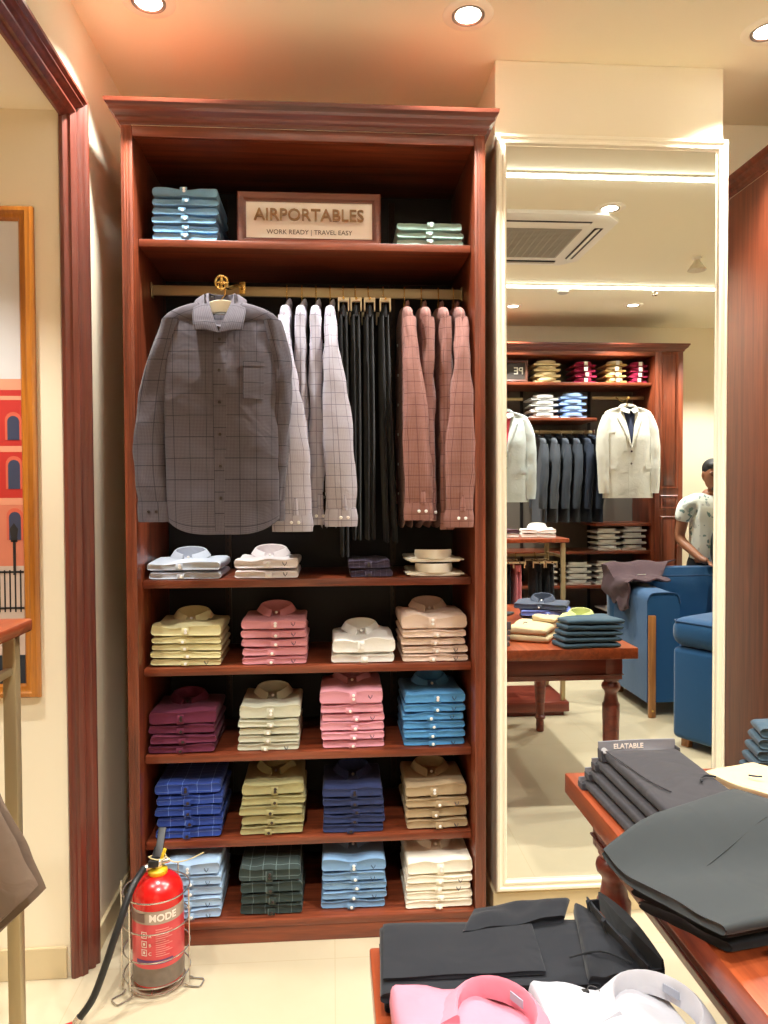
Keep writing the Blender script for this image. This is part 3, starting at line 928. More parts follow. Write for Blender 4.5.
def hanging_shirt(name, label, loc, rz, mat, g, sl, group=None, front=True, pocket=False, seed=0.0, btn=BUTTON_W, closed=False, category='shirt', vp=0.14):
    """loc = neck point.  sl: for each side (centres, radii) of the sleeve"""
    root = empty(name, label, category, loc, rz, group)
    obj('body', g.body(), mat, root, angle=1.2)
    fc = -PI/2
    obj('placket', g.strip(fc-0.055, fc+0.055, vp, 0.985, 0.0016), mat, root, angle=1.2)
    for k in range(6):
        v = 0.17+k*0.135
        p = g.pt(fc, v, 0.0032)
        b = BM(); disc(b, p, 0.0056, 0.003, (0, -1, 0), 12); obj('button', b, btn, root)
    if pocket:
        t0, t1 = fc+0.30, fc+0.74
        b = g.strip(t0, t1, 0.265, 0.425, 0.0042, 8, 12)
        pk = obj('pocket', b, mat, root, angle=1.2)
        obj('pocket_hem', g.strip(t0, t1, 0.265, 0.285, 0.0060, 8, 3), mat, pk, angle=1.2)
    b = BM()
    if closed: open_collar(b, back=0.013, front=-0.016, width=0.030, point=0.036, spread=0.15, lean=0.05, puff=0.003)
    else: collar_leaves(b)
    obj('collar', b, mat, root, angle=0.9)
    for i, (pts, rad) in enumerate(sl):
        b = BM(); sleeve(b, pts[:-1], rad[:-1], seed+i*3.3)
        s_ = obj('sleeve', b, mat, root, angle=1.2)
        b = BM()
        p0, p1 = Vector(pts[-2]), Vector(pts[-1])
        p0 = p0+(p1-p0)*-0.12
        sleeve(b, [p0, (p0+p1)/2, p1], [(rad[-2][0]*1.03, rad[-2][1]*1.03), (rad[-1][0]*1.04, rad[-1][1]*1.04), rad[-1]], seed, fold=0.002)
        cf = obj('cuff', b, mat, s_, angle=1.0)
        sgn = -1 
        for dx in (-0.012, 0.012):
            q = (p0+p1)/2
            b = BM()
            if rad[-1][0] > rad[-1][1]:      # broad side faces the front
                disc(b, q+Vector((dx, -rad[-1][1]*1.04, 0)), 0.0056, 0.003, (0, -1, 0), 12)
            else:
                disc(b, q+Vector((rad[-1][0]*1.04, dx+0.01, 0)), 0.0056, 0.003, (1, 0, 0), 12)
            obj('button', b, btn, cf)
        if rad[-1][0] < rad[-1][1]:
            # sleeve placket above the cuff
            b = BM()
            c0 = Vector(pts[-3])*0.35+Vector(pts[-2])*0.65
            sleeve(b, [c0+Vector((rad[-2][0]*0.75, 0.012, 0)), (c0+Vector(pts[-2]))/2+Vector((rad[-2][0]*0.9, 0.012, 0)), Vector(pts[-2])+Vector((rad[-2][0]*0.93, 0.012, 0))], [(0.006, 0.010)]*3, 0, 8, 0)
            obj('sleeve_placket', b, mat, s_)
    return root

# ---- charcoal shirt shown from the front on the face-out arm
CHAR = cloth('charcoal_check', (72, 65, 76), check=(34, 30, 39), sx=0.053, sy=0.068, w=0.03, weave=0.08, bump=0.012, bscale=9, sheen=0.2)
FY = 2.418
nk = at(221, 303, Y=FY)
g = Garment(w=0.186, length=0.745, depth=0.055, seed=3.1, fold=0.019, taper=-0.03, tail=0.05, skew=0.002, slope=0.060, dip=0.085)
sl_l = ([(-0.157, 0.0, -0.056), (-0.195, 0.0, -0.20), (-0.220, 0.002, -0.35), (-0.230, 0.0, -0.50), (-0.219, -0.004, -0.645), (-0.216, -0.006, -0.705)],
        [(0.032, 0.030), (0.042, 0.034), (0.049, 0.034), (0.052, 0.032), (0.050, 0.026), (0.052, 0.026)])
sl_r = ([(0.157, 0.004, -0.056), (0.190, 0.004, -0.20), (0.188, 0.010, -0.35), (0.176, 0.014, -0.50), (0.166, 0.016, -0.645), (0.164, 0.016, -0.705)],
        [(0.032, 0.030), (0.036, 0.034), (0.034, 0.034), (0.032, 0.030), (0.030, 0.026), (0.032, 0.026)])
sh = hanging_shirt('checked_shirt', 'charcoal windowpane checked shirt facing front with a chest pocket, at the left of the rail', (nk.x, FY, nk.z), 0.0, CHAR, g, (sl_l, sl_r), None, pocket=True, seed=1.7, btn=BUTTON_D, vp=0.07)
b = BM(); bx(b, -0.024, 0.024, 0.026, 0.029, -0.036, -0.016, 0.001); obj('neck_label', b, plain('label_white', (226, 224, 224), 0.6), sh)
hanger('shirt_hanger', 'cream banded hanger with gold hook inside the charcoal checked shirt', (nk.x+0.002, FY+0.008, AZ+0.012), 0.0, 'shirt', None, AZ+0.012-nk.z+0.004, True, 0.15)

# ---- side-on shirts on the rail
LAV = cloth('lavender_check', (172, 168, 184), check=(106, 100, 116), sx=0.034, sy=0.040, w=0.045, weave=0.18)
BRN = cloth('brown_check', (142, 90, 80), check=(92, 54, 54), sx=0.034, sy=0.040, w=0.045, weave=0.12)
def side_shirt(px, label, hlabel, mat, seed, near, wide, group, cuffz=-0.79, shift=0.0, hgroup=None, dz=0.0):
    """hung square to the wall: its right side and sleeve face the room"""
    x = at(px, 292, Y=RAIL_Y).x
    hook = 0.095
    zt = RAIL_Z+0.0245
    zn = zt-hook+0.004+dz
    G = Garment(w=0.200, length=0.80, depth=0.018, nd=0.018, seed=seed, fold=0.003, taper=-0.06, tail=0.05)
    # after a quarter turn local +x points to -y of the room
    s1 = ([(0.178, 0, -0.060), (0.202+near*0.6, shift*0.15, -0.18), (0.205+near, shift*0.5, -0.38), (0.208+near, shift*0.85, -0.58), (0.206+near, shift, cuffz+0.055), (0.204+near, shift, cuffz)],
          [(0.022, 0.018), (0.017, 0.020+wide*0.12), (0.018, 0.022+wide*0.6), (0.018, 0.024+wide*0.85), (0.015, 0.020+wide*0.8), (0.016, 0.023+wide*0.85)])
    s2 = ([(-0.175, 0, -0.060), (-0.190, 0, -0.18), (-0.196, 0, -0.36), (-0.198, 0, -0.54), (-0.196, 0, -0.665), (-0.194, 0, -0.715)],
          [(0.018, 0.014), (0.016, 0.015), (0.015, 0.015), (0.014, 0.015), (0.012, 0.014), (0.013, 0.015)])
    hanging_shirt('checked_shirt', label, (x, RAIL_Y, zn), -PI/2, mat, G, (s1, s2), group, seed=seed, closed=True)
    hanger('shirt_hanger', hlabel, (x, RAIL_Y, zt), -PI/2, 'shirt', hgroup, hook, False, 0.15)
NTH = ['leftmost', 'second from the left', 'third from the left', 'rightmost']
for k, (px, near, wide, shift) in enumerate(((287, 0.042, 0.052, 0.026), (302, -0.020, 0.002, 0.002), (316, -0.020, 0.002, 0.002), (330, 0.024, 0.038, 0.034))):
    side_shirt(px, f'{NTH[k]} of the four lavender grey checked shirts hanging on the rail', f'gold hooked hanger of the {NTH[k]} lavender checked shirt', LAV, 20.3+k*2.7, near, wide,
               'lavender checked shirts on the rail', (-0.800, -0.775, -0.780, -0.785)[k], shift, 'hangers of the lavender shirts')
for k, (px, near, wide, shift) in enumerate(((404, 0.026, 0.032, 0.026), (421, -0.020, 0.002, 0.002), (438, -0.020, 0.004, 0.002), (453, 0.030, 0.034, -0.022))):
    side_shirt(px, f'{NTH[k]} of the four dusty brown checked shirts hanging on the rail', f'gold hooked hanger of the {NTH[k]} brown checked shirt', BRN, 40.1+k*3.1, near, wide,
               'brown checked shirts on the rail', (-0.765, -0.770, -0.80, -0.79)[k], shift, 'hangers of the brown shirts')

# ---- black trousers on clip hangers
BLK = cloth('black_suiting', (14, 14, 17), bump=0.003, sheen=0.25)
def hanging_trousers(px, label, hlabel, seed, length, spread, mat=BLK):
    x = at(px, 292, Y=RAIL_Y).x
    zt = RAIL_Z+0.0245
    hook = 0.070
    root = empty('hanging_trousers', label, 'trousers', (x, RAIL_Y, zt-hook-0.028), -PI/2, 'black trousers on the rail')
    b = BM()
    rings = []
    for k in range(3):
        z = -0.0-0.02*k
        rings.append([Vector((0.125*math.cos(a), 0.013*math.sin(a), z)) for a in [2*PI*q/20 for q in range(20)]])
    loft(b, rings); obj('waistband', b, mat, root)
    for x_ in (-0.07, 0.07):
        b = BM(); box(b, (x_, -0.015, -0.018), (0.009, 0.004, 0.042), 0.001); obj('belt_loop', b, mat, root)
    for s in (0, 1):
        b = BM()
        rings = []
        for k in range(26):
            t = k/25
            z = -0.034-length*t
            w = 0.126-0.020*t
            d = 0.008+0.004*math.sin(PI*min(1, t*1.2))
            sw = spread*(t**1.3)*(0.5 if s == 0 else 1.0)
            ring = []
            for q in range(22):
                a = 2*PI*q/22
                yy = d*math.sin(a)+(0.0085 if s else -0.0085)+sw
                xx = w*math.cos(a)
                yy += 0.005*t*nz(xx*14+seed, z*2, seed+s)
                ring.append(Vector((xx, yy, z)))
            rings.append(ring)
        loft(b, rings)
        obj('leg', b, mat, root, angle=1.2)
    hanger('clip_hanger', hlabel, (x, RAIL_Y, zt), -PI/2, 'clip', 'clip hangers of the black trousers', hook)
for k, (px, L_, sp) in enumerate(((343, 0.86, 0.002), (355, 0.80, 0.002), (368, 0.80, 0.004), (383, 0.81, 0.030))):
    hanging_trousers(px, f'{NTH[k]} of the four black trousers clipped to hangers on the rail', f'gold clip hanger of the {NTH[k]} black trousers', 60.0+k*2, L_, sp)
# ================================================================== fire extinguisher and its wire stand
EXR = plain('extinguisher_red', (206, 22, 20), 0.25, coat=0.5)
ex = empty('fire_extinguisher', 'red fire extinguisher with black hose standing on the floor before the cabinet', 'fire extinguisher', (-0.556, 2.335, 0.0))
b = BM(); lathe(b, [(0.030, 0.018), (0.068, 0.016), (0.077, 0.024), (0.078, 0.05), (0.078, 0.285), (0.076, 0.300), (0.068, 0.318), (0.050, 0.334), (0.028, 0.343), (0.020, 0.345)], 40)
obj('cylinder', b, EXR, ex)
WRAP = plain('cloudy_wrap', (186, 166, 150), 0.25, coat=0.4, vary=0.25, scale=25)
def band(z0, z1, r, a0, a1, t=0.0006, n=24):
    b = BM()
    R = []
    for k in range(n+1):
        a = a0+(a1-a0)*k/n
        c, s = math.cos(a), math.sin(a)
        R.append([Vector((r*c, r*s, z0)), Vector(((r+t)*c, (r+t)*s, z0)), Vector(((r+t)*c, (r+t)*s, z1)), Vector((r*c, r*s, z1))])
    loft(b, R)
    return b
lab = obj('label', band(0.085, 0.235, 0.0783, PI*0.95, PI*2.05), plain('label_red', (214, 66, 74), 0.35, coat=0.4), ex)
obj('label_top_band', band(0.222, 0.262, 0.0786, PI*0.95, PI*2.05), WRAP, lab)
obj('label_grey_panel', band(0.228, 0.255, 0.0795, PI*1.16, PI*1.405), plain('label_grey', (120, 92, 84), 0.4), lab)
obj('label_blue_line', band(0.100, 0.112, 0.0795, PI*1.28, PI*1.75), plain('label_blue', (92, 60, 110), 0.5), lab)
obj('lower_wrap', band(0.030, 0.085, 0.0784, PI*0.9, PI*2.1), plain('dusty_wrap', (132, 116, 104), 0.4, coat=0.3, vary=0.4, scale=60), ex)
LBLW = plain('label_ink', (240, 226, 216), 0.5)
def curved_text(name, body, size, z, ang, parent, r=0.0800, mat=LBLW, sx=1.0, weight=0.0):
    o = text_mesh(name, body, size, mat, parent, (0, 0, 0), (0, 0, 0), 0.0004, sx=sx, weight=weight)
    me = o.data
    for v in me.vertices:
        a = ang + v.co.x/r
        rr = r+v.co.z
        v.co = Vector((rr*math.cos(a), rr*math.sin(a), z+v.co.y))
    return o
curved_text('lettering', 'MODE', 0.030, 0.241, PI*1.63, lab, weight=0.0008)
for k, (ch, z) in enumerate((('A', 0.190), ('B', 0.162), ('C', 0.136))):
    b = BM()
    r_, a0, a1 = 0.0796, PI*1.36, PI*1.43
    for (zz0, zz1, q0, q1) in ((z-0.010, z-0.008, a0, a1), (z+0.008, z+0.010, a0, a1), (z-0.010, z+0.010, a0, a0+0.022), (z-0.010, z+0.010, a1-0.022, a1)):
        t_ = band(zz0, zz1, r_, q0, q1, 0.0006, 4); merge(b, t_)
    t_ = band(z-0.004, z+0.004, r_, a0+0.07, a1-0.07, 0.0006, 3); merge(b, t_)
    obj('class_icon', b, LBLW, lab)
    curved_text('class_letter', ch, 0.014, z-0.003, PI*1.47, lab)
b = BM()
for k in range(13):
    z = 0.205-k*0.0068
    t_ = band(z, z+0.0022, 0.0796, PI*1.54, PI*(1.70+0.05*math.sin(k*2.1)), 0.0005, 8); merge(b, t_)
obj('small_print', b, plain('label_print', (232, 150, 146), 0.5), lab)
b = BM(); lathe(b, [(0.026, 0.340), (0.030, 0.346), (0.030, 0.356), (0.022, 0.362), (0.016, 0.364)], 24); obj('neck_ring', b, plain('safety_yellow', (226, 190, 34), 0.4), ex)
b = BM(); lathe(b, [(0.014, 0.360), (0.018, 0.366), (0.018, 0.386), (0.012, 0.392), (0.002, 0.393)], 20); cyl(b, (0, 0, 0.375), (-0.036, -0.028, 0.372), 0.010); cyl(b, (0.012, 0, 0.378), (0.034, 0.012, 0.378), 0.008)
obj('valve', b, CHROME, ex)
b = BM()
box(b, (-0.008, 0.010, 0.392), (0.024, 0.075, 0.008), 0.002, 2, Matrix.Rotation(0.3, 4, 'X'))
box(b, (0.002, 0.030, 0.426), (0.024, 0.095, 0.007), 0.002, 2, Matrix.Rotation(0.75, 4, 'X'))
box(b, (-0.008, -0.016, 0.384), (0.030, 0.026, 0.022), 0.003)
obj('handle', b, BLACKPL, ex)
b = BM(); box(b, (0.016, -0.004, 0.398), (0.010, 0.004, 0.050), 0.001, 1, Matrix.Rotation(0.35, 4, 'Y')); obj('safety_tag', b, plain('tag_yellow', (236, 200, 40), 0.5), ex)
b = BM()
tube(b, [Vector((0.026*math.cos(t), -0.004+0.020*math.sin(t), 0.397+0.003*math.sin(2*t))) for t in [2*PI*k/22 for k in range(22)]], 0.0017, 6, True)
tube(b, [(0.026, -0.004, 0.397), (0.055, -0.02, 0.386), (0.100, -0.03, 0.396), (0.150, -0.035, 0.420)], 0.0017, 6, smooth=5)
obj('seal_wire', b, plain('wire_tan', (206, 190, 140), 0.5), ex)
b = BM()
def loc_(v): return Vector(v)-Vector((-0.556, 2.335, 0))
hp = [(-0.592, 2.307, 0.372), (-0.612, 2.235, 0.345), (-0.640, 2.172, 0.250), (-0.672, 2.152, 0.150), (-0.702, 2.146, 0.075), (-0.738, 2.140, 0.026)]
tube(b, [loc_(p) for p in hp], 0.0105, 12, smooth=6); obj('hose', b, BLACKPL, ex)
b = BM(); d_ = (Vector(hp[-1])-Vector(hp[-2])).normalized()
e0 = Vector(hp[-1])
tube(b, [loc_(e0-d_*0.006), loc_(e0+d_*0.020)], 0.0118, 12); hs = obj('hose_ferrule', b, CHROME, ex)
b = BM(); e1 = e0+d_*0.020; tube(b, [loc_(e1), loc_(e1+Vector((-0.030, -0.012, -0.006))), loc_(e1+Vector((-0.072, -0.030, -0.006)))], lambda t: 0.0115+0.004*t, 12); obj('nozzle', b, EXR, ex)

st = empty('wire_stand', 'thin silver wire stand caging the red fire extinguisher', 'stand', (-0.560, 2.333, 0.0))
RR = 0.101
b = BM()
def ring(z, r=RR, tilt=0.0):
    tube(b, [Vector((r*math.cos(t), r*math.sin(t), z+tilt*math.cos(t))) for t in [2*PI*k/40 for k in range(40)]], 0.0022, 6, True)
for z in (0.300, 0.205, 0.118, 0.040): ring(z)
for z, r_ in ((0.0085, 0.085), (0.0085, 0.05)): ring(z, r_)
tube(b, [(-0.085, 0, 0.0085), (0.085, 0, 0.0085)], 0.0022, 6); tube(b, [(0, -0.085, 0.0085), (0, 0.085, 0.0085)], 0.0022, 6)
obj('rings', b, CHROME, st)
for a, top in ((PI*1.30, 0.300), (PI*1.12, 0.345), (PI*1.94, 0.300), (PI*0.35, 0.330)):
    b = BM()
    r2 = RR+0.0045
    for da in (-0.0, ):
        x, y = r2*math.cos(a), r2*math.sin(a)
        tube(b, [(x, y, 0.003), (x, y, top)], 0.0023, 6)
    obj('upright', b, CHROME, st)
for a in (PI*1.24, PI*1.94, PI*0.6):
    b = BM()
    n_ = Vector((math.cos(a), math.sin(a), 0)); t_v = Vector((-n_.y, n_.x, 0))
    tube(b, [n_*0.095-t_v*0.020+Vector((0, 0, 0.0095)), n_*0.110-t_v*0.020+Vector((0, 0, 0.003)), n_*0.142-t_v*0.020+Vector((0, 0, 0.003)), n_*0.147-t_v*0.012+Vector((0, 0, 0.003)),
             n_*0.147+t_v*0.012+Vector((0, 0, 0.003)), n_*0.142+t_v*0.020+Vector((0, 0, 0.003)), n_*0.110+t_v*0.020+Vector((0, 0, 0.003)), n_*0.095+t_v*0.020+Vector((0, 0, 0.0095))], 0.0028, 6)
    obj('foot', b, CHROME, st)

# ================================================================== tables
def turned_leg(h, r=0.040):
    b = BM()
    box(b, (0, 0, h-0.05), (0.082, 0.082, 0.10), 0.004)
    p = [(r*0.55, 0.0), (r*0.62, 0.004), (r*0.66, 0.05), (r*0.60, 0.075), (r*0.85, 0.085), (r*0.88, 0.098), (r*0.62, 0.108), (r*0.70, 0.16), (r*0.92, 0.30),
         (r*1.02, h-0.255), (r*1.04, h-0.235), (r*0.86, h-0.222), (r*0.72, h-0.185), (r*0.78, h-0.172), (r*1.05, h-0.160), (r*1.12, h-0.148), (r*1.05, h-0.136), (r*0.80, h-0.126), (r*0.98, h-0.115), (r*1.0, h-0.098)]
    lathe(b, p, 28)
    return b
def table(name, label, x0, x1, y0, y1, H, thick=0.052, apron=0.11, ov=0.055, leg_in=0.095):
    r = empty(name, label, 'table', ((x0+x1)/2, (y0+y1)/2, 0))
    hx, hy = (x1-x0)/2, (y1-y0)/2
    b = BM(); bx(b, -hx, hx, -hy, hy, H-thick, H, 0.004)
    obj('table_top', b, W_RED, r)
    b = BM()
    ax, ay = hx-ov, hy-ov
    za, zb = H-thick-apron, H-thick-0.0005
    for (a0, a1, c0, c1) in ((-ax, ax, -ay, -ay+0.022), (-ax, ax, ay-0.022, ay), (-ax, -ax+0.022, -ay+0.022, ay-0.022), (ax-0.022, ax, -ay+0.022, ay-0.022)):
        bx(b, a0, a1, c0, c1, za, zb, 0.002)
    # bead and groove along the lower edge of the apron
    for s in (-1, 1):
        bx(b, s*(ax+0.0005), s*(ax+0.006), -ay-0.006, ay+0.006, za+0.022, za+0.028, 0.002, 1)
        bx(b, -ax-0.006, ax+0.006, s*(ay+0.0005), s*(ay+0.006), za+0.022, za+0.028, 0.002, 1)
    obj('apron', b, W_APRON, r)
    for sx in (-1, 1):
        for sy in (-1, 1):
            o = obj('leg', turned_leg(H-thick-0.002), W_APRON, r)
            o.location = (sx*(hx-leg_in), sy*(hy-leg_in), 0.001)
    return r
TX0, TX1, TY0, TY1, TZ = 0.597, 1.425, 0.455, 1.852, 0.81
table('display_table', 'large mahogany display table with turned legs carrying the dark trousers piles', TX0, TX1, TY0, TY1, TZ)
T3 = 0.60
table('nesting_table', 'lower mahogany table with navy trousers and two folded shirts, at the bottom of the view', 0.071, 0.586, 0.62, 1.492, T3, 0.045, 0.08, 0.045, 0.085)

# ------------------------------------------------------------------ folded trousers
GREYT = cloth('graphite_trouser', (52, 50, 54), bump=0.010, bscale=10, sheen=0.3)
DARKT = cloth('green_black_trouser', (50, 54, 56), bump=0.010, bscale=7, sheen=0.3)
DARKT2 = cloth('black_trouser', (26, 28, 31), bump=0.008, bscale=9, sheen=0.3)
NAVYT = cloth('ink_navy_trouser', (25, 27, 33), bump=0.014, bscale=8, sheen=0.3)
BEIGET = cloth('sand_trouser', (206, 184, 144), bump=0.012, bscale=10)
TEALT = cloth('slate_teal_trouser', (60, 80, 94), bump=0.003, sheen=0.3)
LINING = cloth('grey_lining', (124, 122, 128), bump=0.001)
def quad(p00, p10, p11, p01):
    """corner points: u along 00->10, v along 00->01"""
    A, B, C_, D = [Vector((p[0], p[1])) for p in (p00, p10, p11, p01)]
    def f(u, v):
        p = A*(1-u)*(1-v)+B*u*(1-v)+C_*u*v+D*(1-u)*v
        return (p.x, p.y)
    return f
def trousers(name, label, cat, base_z, q, h, mat, seed, group=None, waist=None, extra=(), zfun=None, fold_mat=None):
    """q footprint of the legs; waist = (quad, z, h) ; extra = more folded layers (quad, z, h)"""
    b = BM(); slab(b, q, base_z, h*0.88, nu=16, nv=8, seed=seed, wob=0.12, out=min(0.016, h*0.5), zfun=zfun)
    r = obj(name, b, mat, None, angle=1.0)
    tag(r, label, cat, group)
    for i, (qq, z, hh) in enumerate(extra):
        b = BM(); slab(b, qq, z, hh, nu=14, nv=7, seed=seed+3+i, wob=0.34, out=min(0.014, hh*0.5), zfun=zfun)
        obj('trouser_leg', b, mat, r, angle=1.0)
    return r
def waistband(r, p0, p1, inward, z, hgt, mat, sag=0.0, loops=(0.25, 0.75), gap=0.018, lean=0.0, lining=None, low=0.62):
    """band standing along p0->p1, inner lining visible; inward = direction to the legs"""
    p0, p1 = Vector((p0[0], p0[1], z)), Vector((p1[0], p1[1], z))
    inn = Vector((inward[0], inward[1], 0)).normalized()
    def P(u, off, zz):
        p = p0*(1-u)+p1*u
        return p+inn*(off+0.014*math.sin(PI*u)*(1 if off >= 0 else -0.3)) + Vector((0, 0, zz+sag*math.sin(PI*u)))
    N = 14
    for nm, o0, m in (('front_waistband', gap, mat), ('back_waistband', -0.004, lining or LINING)):
        full = hgt
        hgt_ = hgt*(low if nm == 'front_waistband' else 1.0)
        b = BM(); R = []
        for k in range(N+1):
            u = k/N
            l = lean if nm == 'front_waistband' else lean*0.4
            R.append([P(u, o0, 0), P(u, o0+0.004, 0), P(u, o0+0.004-l*0.6, hgt_*0.6), P(u, o0+0.003-l, hgt_), P(u, o0-0.001-l, hgt_), P(u, o0-0.002-l*0.6, hgt_*0.6)])
        loft(b, R)
        w = obj(nm, b, m, r)
        if nm == 'front_waistband':
            for u in loops:
                b = BM()
                c = [P(u, o0+0.010, 0.001), P(u, o0+0.013-l*0.3, hgt_*0.4), P(u, o0+0.009-l, hgt_*0.98), P(u, o0+0.004-l, hgt_+0.003)]
                d = (p1-p0).normalized()*0.0045
                R = []
                for q_ in c:
                    R.append([q_-d, q_+d, q_+d+inn*-0.0025, q_-d+inn*-0.0025])
                loft(b, R); obj('belt_loop', b, mat, w)
    for u in (0.0, 1.0):
        b = BM()
        a, c = P(u, -0.004, 0), P(u, gap+0.004, 0)
        R = []
        for zz in (0, hgt*0.4, hgt*0.6):
            dv = (p1-p0).normalized()*0.002
            l = lean*zz/hgt
            R.append([a-dv+Vector((0, 0, zz))-inn*l*0.4, a+dv+Vector((0, 0, zz))-inn*l*0.4, c+dv+Vector((0, 0, zz))-inn*l, c-dv+Vector((0, 0, zz))-inn*l])
        loft(b, R)
        obj('side_seam', b, mat, r)
GT = 'graphite trousers piled at the table end'
z = TZ+0.001
names = ['lowest', 'second lowest', 'third lowest', 'top']
for k in range(4):
    dx, dy = (0.012*k, -0.006*k)
    hk = 0.025
    q = quad((0.622+dx*1.0, 1.348), (0.825+dx*0.3, 1.348), (0.832+dx*0.3, 1.752+dy), (0.612+dx*1.2, 1.748+dy))
    t_ = trousers('folded_trousers', f'{names[k]} graphite grey trousers in the pile at the large table corner', 'trousers', z, q, hk-0.0012, GREYT, 70.0+k, GT)
    waistband(t_, (0.604+dx*1.2, 1.758+dy), (0.832+dx*0.3, 1.764+dy), (0.02, -1), z+0.001, 0.038 if k == 3 else 0.0215, GREYT, loops=(0.2, 0.62) if k == 3 else (0.1, 0.5), lean=0.004 if k < 3 else 0.010, gap=0.020, low=0.30 if k == 3 else 0.62)
    if k == 3:
        text_mesh('waist_lettering', 'ELATABLE', 0.017, LBLW, t_, (0.722, 1.7435, z+0.027), (PI*0.47, 0, 0.02), 0.0003, weight=0.0004)
        b = BM(); disc(b, (0.655, 1.728, z+0.022), 0.008, 0.004, (0, -0.8, 0.6)); obj('waist_button', b, plain('grey_button', (150, 148, 150), 0.3), t_)
        b = BM()
        tube(b, [(0.835, 1.540, z+0.0265), (0.815, 1.547, z+0.0268), (0.795, 1.53, z+0.0268), (0.790, 1.515, z+0.0268)], 0.0022, 6, smooth=4)
        obj('pocket_edge', b, DARKT2, t_)
        b = BM()
        tube(b, [(0.655, 1.715, z+0.0258), (0.668, 1.62, z+0.0264), (0.680, 1.53, z+0.0264), (0.70, 1.47, z+0.0264)], 0.0018, 6, smooth=4)
        obj('fly_seam', b, GREYT, t_)
    z += hk
ZG = z
# tumbled closures along the pile's left side
# ---- dark green-black pair laid across the near end of the pile
def slope_fn(y0, y1, z0, z1):
    def f(x, y):
        t = min(1, max(0, (y-y0)/(y1-y0)))
        t = t*t*(3-2*t)
        return z0+(z1-z0)*t
    return f
zf = slope_fn(1.19, 1.30, 0.0, 0.040)
BT = 'black trousers folded across the near end of the graphite pile'
low = trousers('folded_trousers', 'lowest black folded trousers under the large dark pair on the table corner', 'trousers', TZ+0.001,
               quad((0.520, 1.225), (0.612, 1.092), (0.920, 1.150), (0.860, 1.262)), 0.022, DARKT2, 80.2, BT)
mid = trousers('folded_trousers', 'black folded trousers pressed between the lowest pair and the large dark pair', 'trousers', TZ+0.0235,
               quad((0.510, 1.232), (0.606, 1.092), (0.930, 1.160), (0.860, 1.264)), 0.022, DARKT2, 81.7, BT)
top = trousers('folded_trousers', 'large dark grey green trousers on top, corner hanging past the table edge', 'trousers', TZ+0.0470,
               quad((0.470, 1.262), (0.585, 1.060), (1.000, 1.150), (0.800, 1.425)), 0.024, DARKT, 82.9, BT,
               zfun=slope_fn(1.21, 1.328, 0.0, 0.059))
b = BM()
sf = slope_fn(1.21, 1.328, 0.0, 0.059)
pts = [(0.575, 1.19), (0.64, 1.222), (0.72, 1.262), (0.80, 1.30), (0.87, 1.32)]
tube(b, [(x, y, TZ+0.0690+sf(x, y)) for x, y in pts], 0.0010, 6, smooth=4); obj('leg_seam', b, DARKT, top)
# ---- sand trousers and slate trousers further along the table
SB = 'sand coloured trousers beside the graphite pile'
trousers('folded_trousers', 'lower sand coloured trousers between the graphite and slate teal piles', 'trousers', TZ+0.001,
         quad((0.850, 1.650), (0.99, 1.40), (1.14, 1.50), (1.02, 1.72)), 0.034, BEIGET, 84.4, SB)
t_ = trousers('folded_trousers', 'upper sand coloured trousers with rumpled edge beside the graphite pile', 'trousers', TZ+0.0365,
         quad((0.844, 1.645), (0.98, 1.41), (1.14, 1.505), (1.01, 1.715)), 0.040, BEIGET, 85.3, SB)
b = BM(); tube(b, [(0.945, 1.600, TZ+0.079), (0.954, 1.585, TZ+0.082), (0.968, 1.588, TZ+0.080)], 0.002, 6, smooth=4); obj('thread_tag', b, EMBLEM, t_)
b = BM()
slab(b, quad((1.01, 1.50), (1.05, 1.43), (1.15, 1.50), (1.10, 1.58)), TZ+0.0755, 0.020, seed=86.1, wob=0.3)
obj('turned_up_cuff', b, BEIGET, t_)
names5 = ['lowest', 'second lowest', 'middle', 'second from the top', 'topmost']
for k in range(5):
    o_ = 0.010*k
    trousers('folded_trousers', f'{names5[k]} slate teal trousers in the pile behind the sand coloured ones', 'trousers', TZ+0.001+0.0275*k,
             quad((1.042+o_*0.6, 1.735+o_*0.4), (1.30+o_*0.6, 1.66), (1.342+o_*0.4, 1.835), (1.064+o_*0.6, 1.842-o_*0.3)), 0.0262, TEALT, 87.0+k*1.3, 'slate teal trousers in a pile')
# items further back on the table, seen in the mirror
LAVS = C('periwinkle', (108, 122, 190)); OLV = C('pistachio', (190, 196, 130)); GRY = C('slate_shirt', (70, 76, 92))
for k, (mm, cn) in enumerate(((NAVYT, 'dark navy'), (LAVS, 'periwinkle blue'), (GRY, 'slate grey'))):
    folded_shirt('folded_shirt', f'{("lowest", "middle", "top")[k]} {cn} folded shirt in the mixed pile behind the sand trousers', (1.235-0.02*k, 1.08-0.01*k, TZ+0.001+0.037*k), 0.29, 0.25, 0.031, mm, 91+k, 0.2*k+PI, 'mixed shirts in a pile on the large table', k == 2, True)
for k in range(2):
    folded_shirt('folded_shirt', f'{("lower", "upper")[k]} pistachio green folded shirt behind the slate trousers', (1.312, 1.362, TZ+0.001+0.035*k), 0.225, 0.22, 0.029, OLV, 95+k, PI+0.5, 'pistachio green shirts behind the slate trousers', k == 1, True)
PURP = C('mauve', (92, 78, 92))
for k in range(2):
    folded_shirt('folded_shirt', f'{("lower", "upper")[k]} mauve grey folded garment at the right edge near the black trousers', (0.785, 1.030, TZ+0.001+0.036*k), 0.24, 0.060, 0.034, PURP, 97+k, 0.10, 'mauve garments at the right edge', False, False)

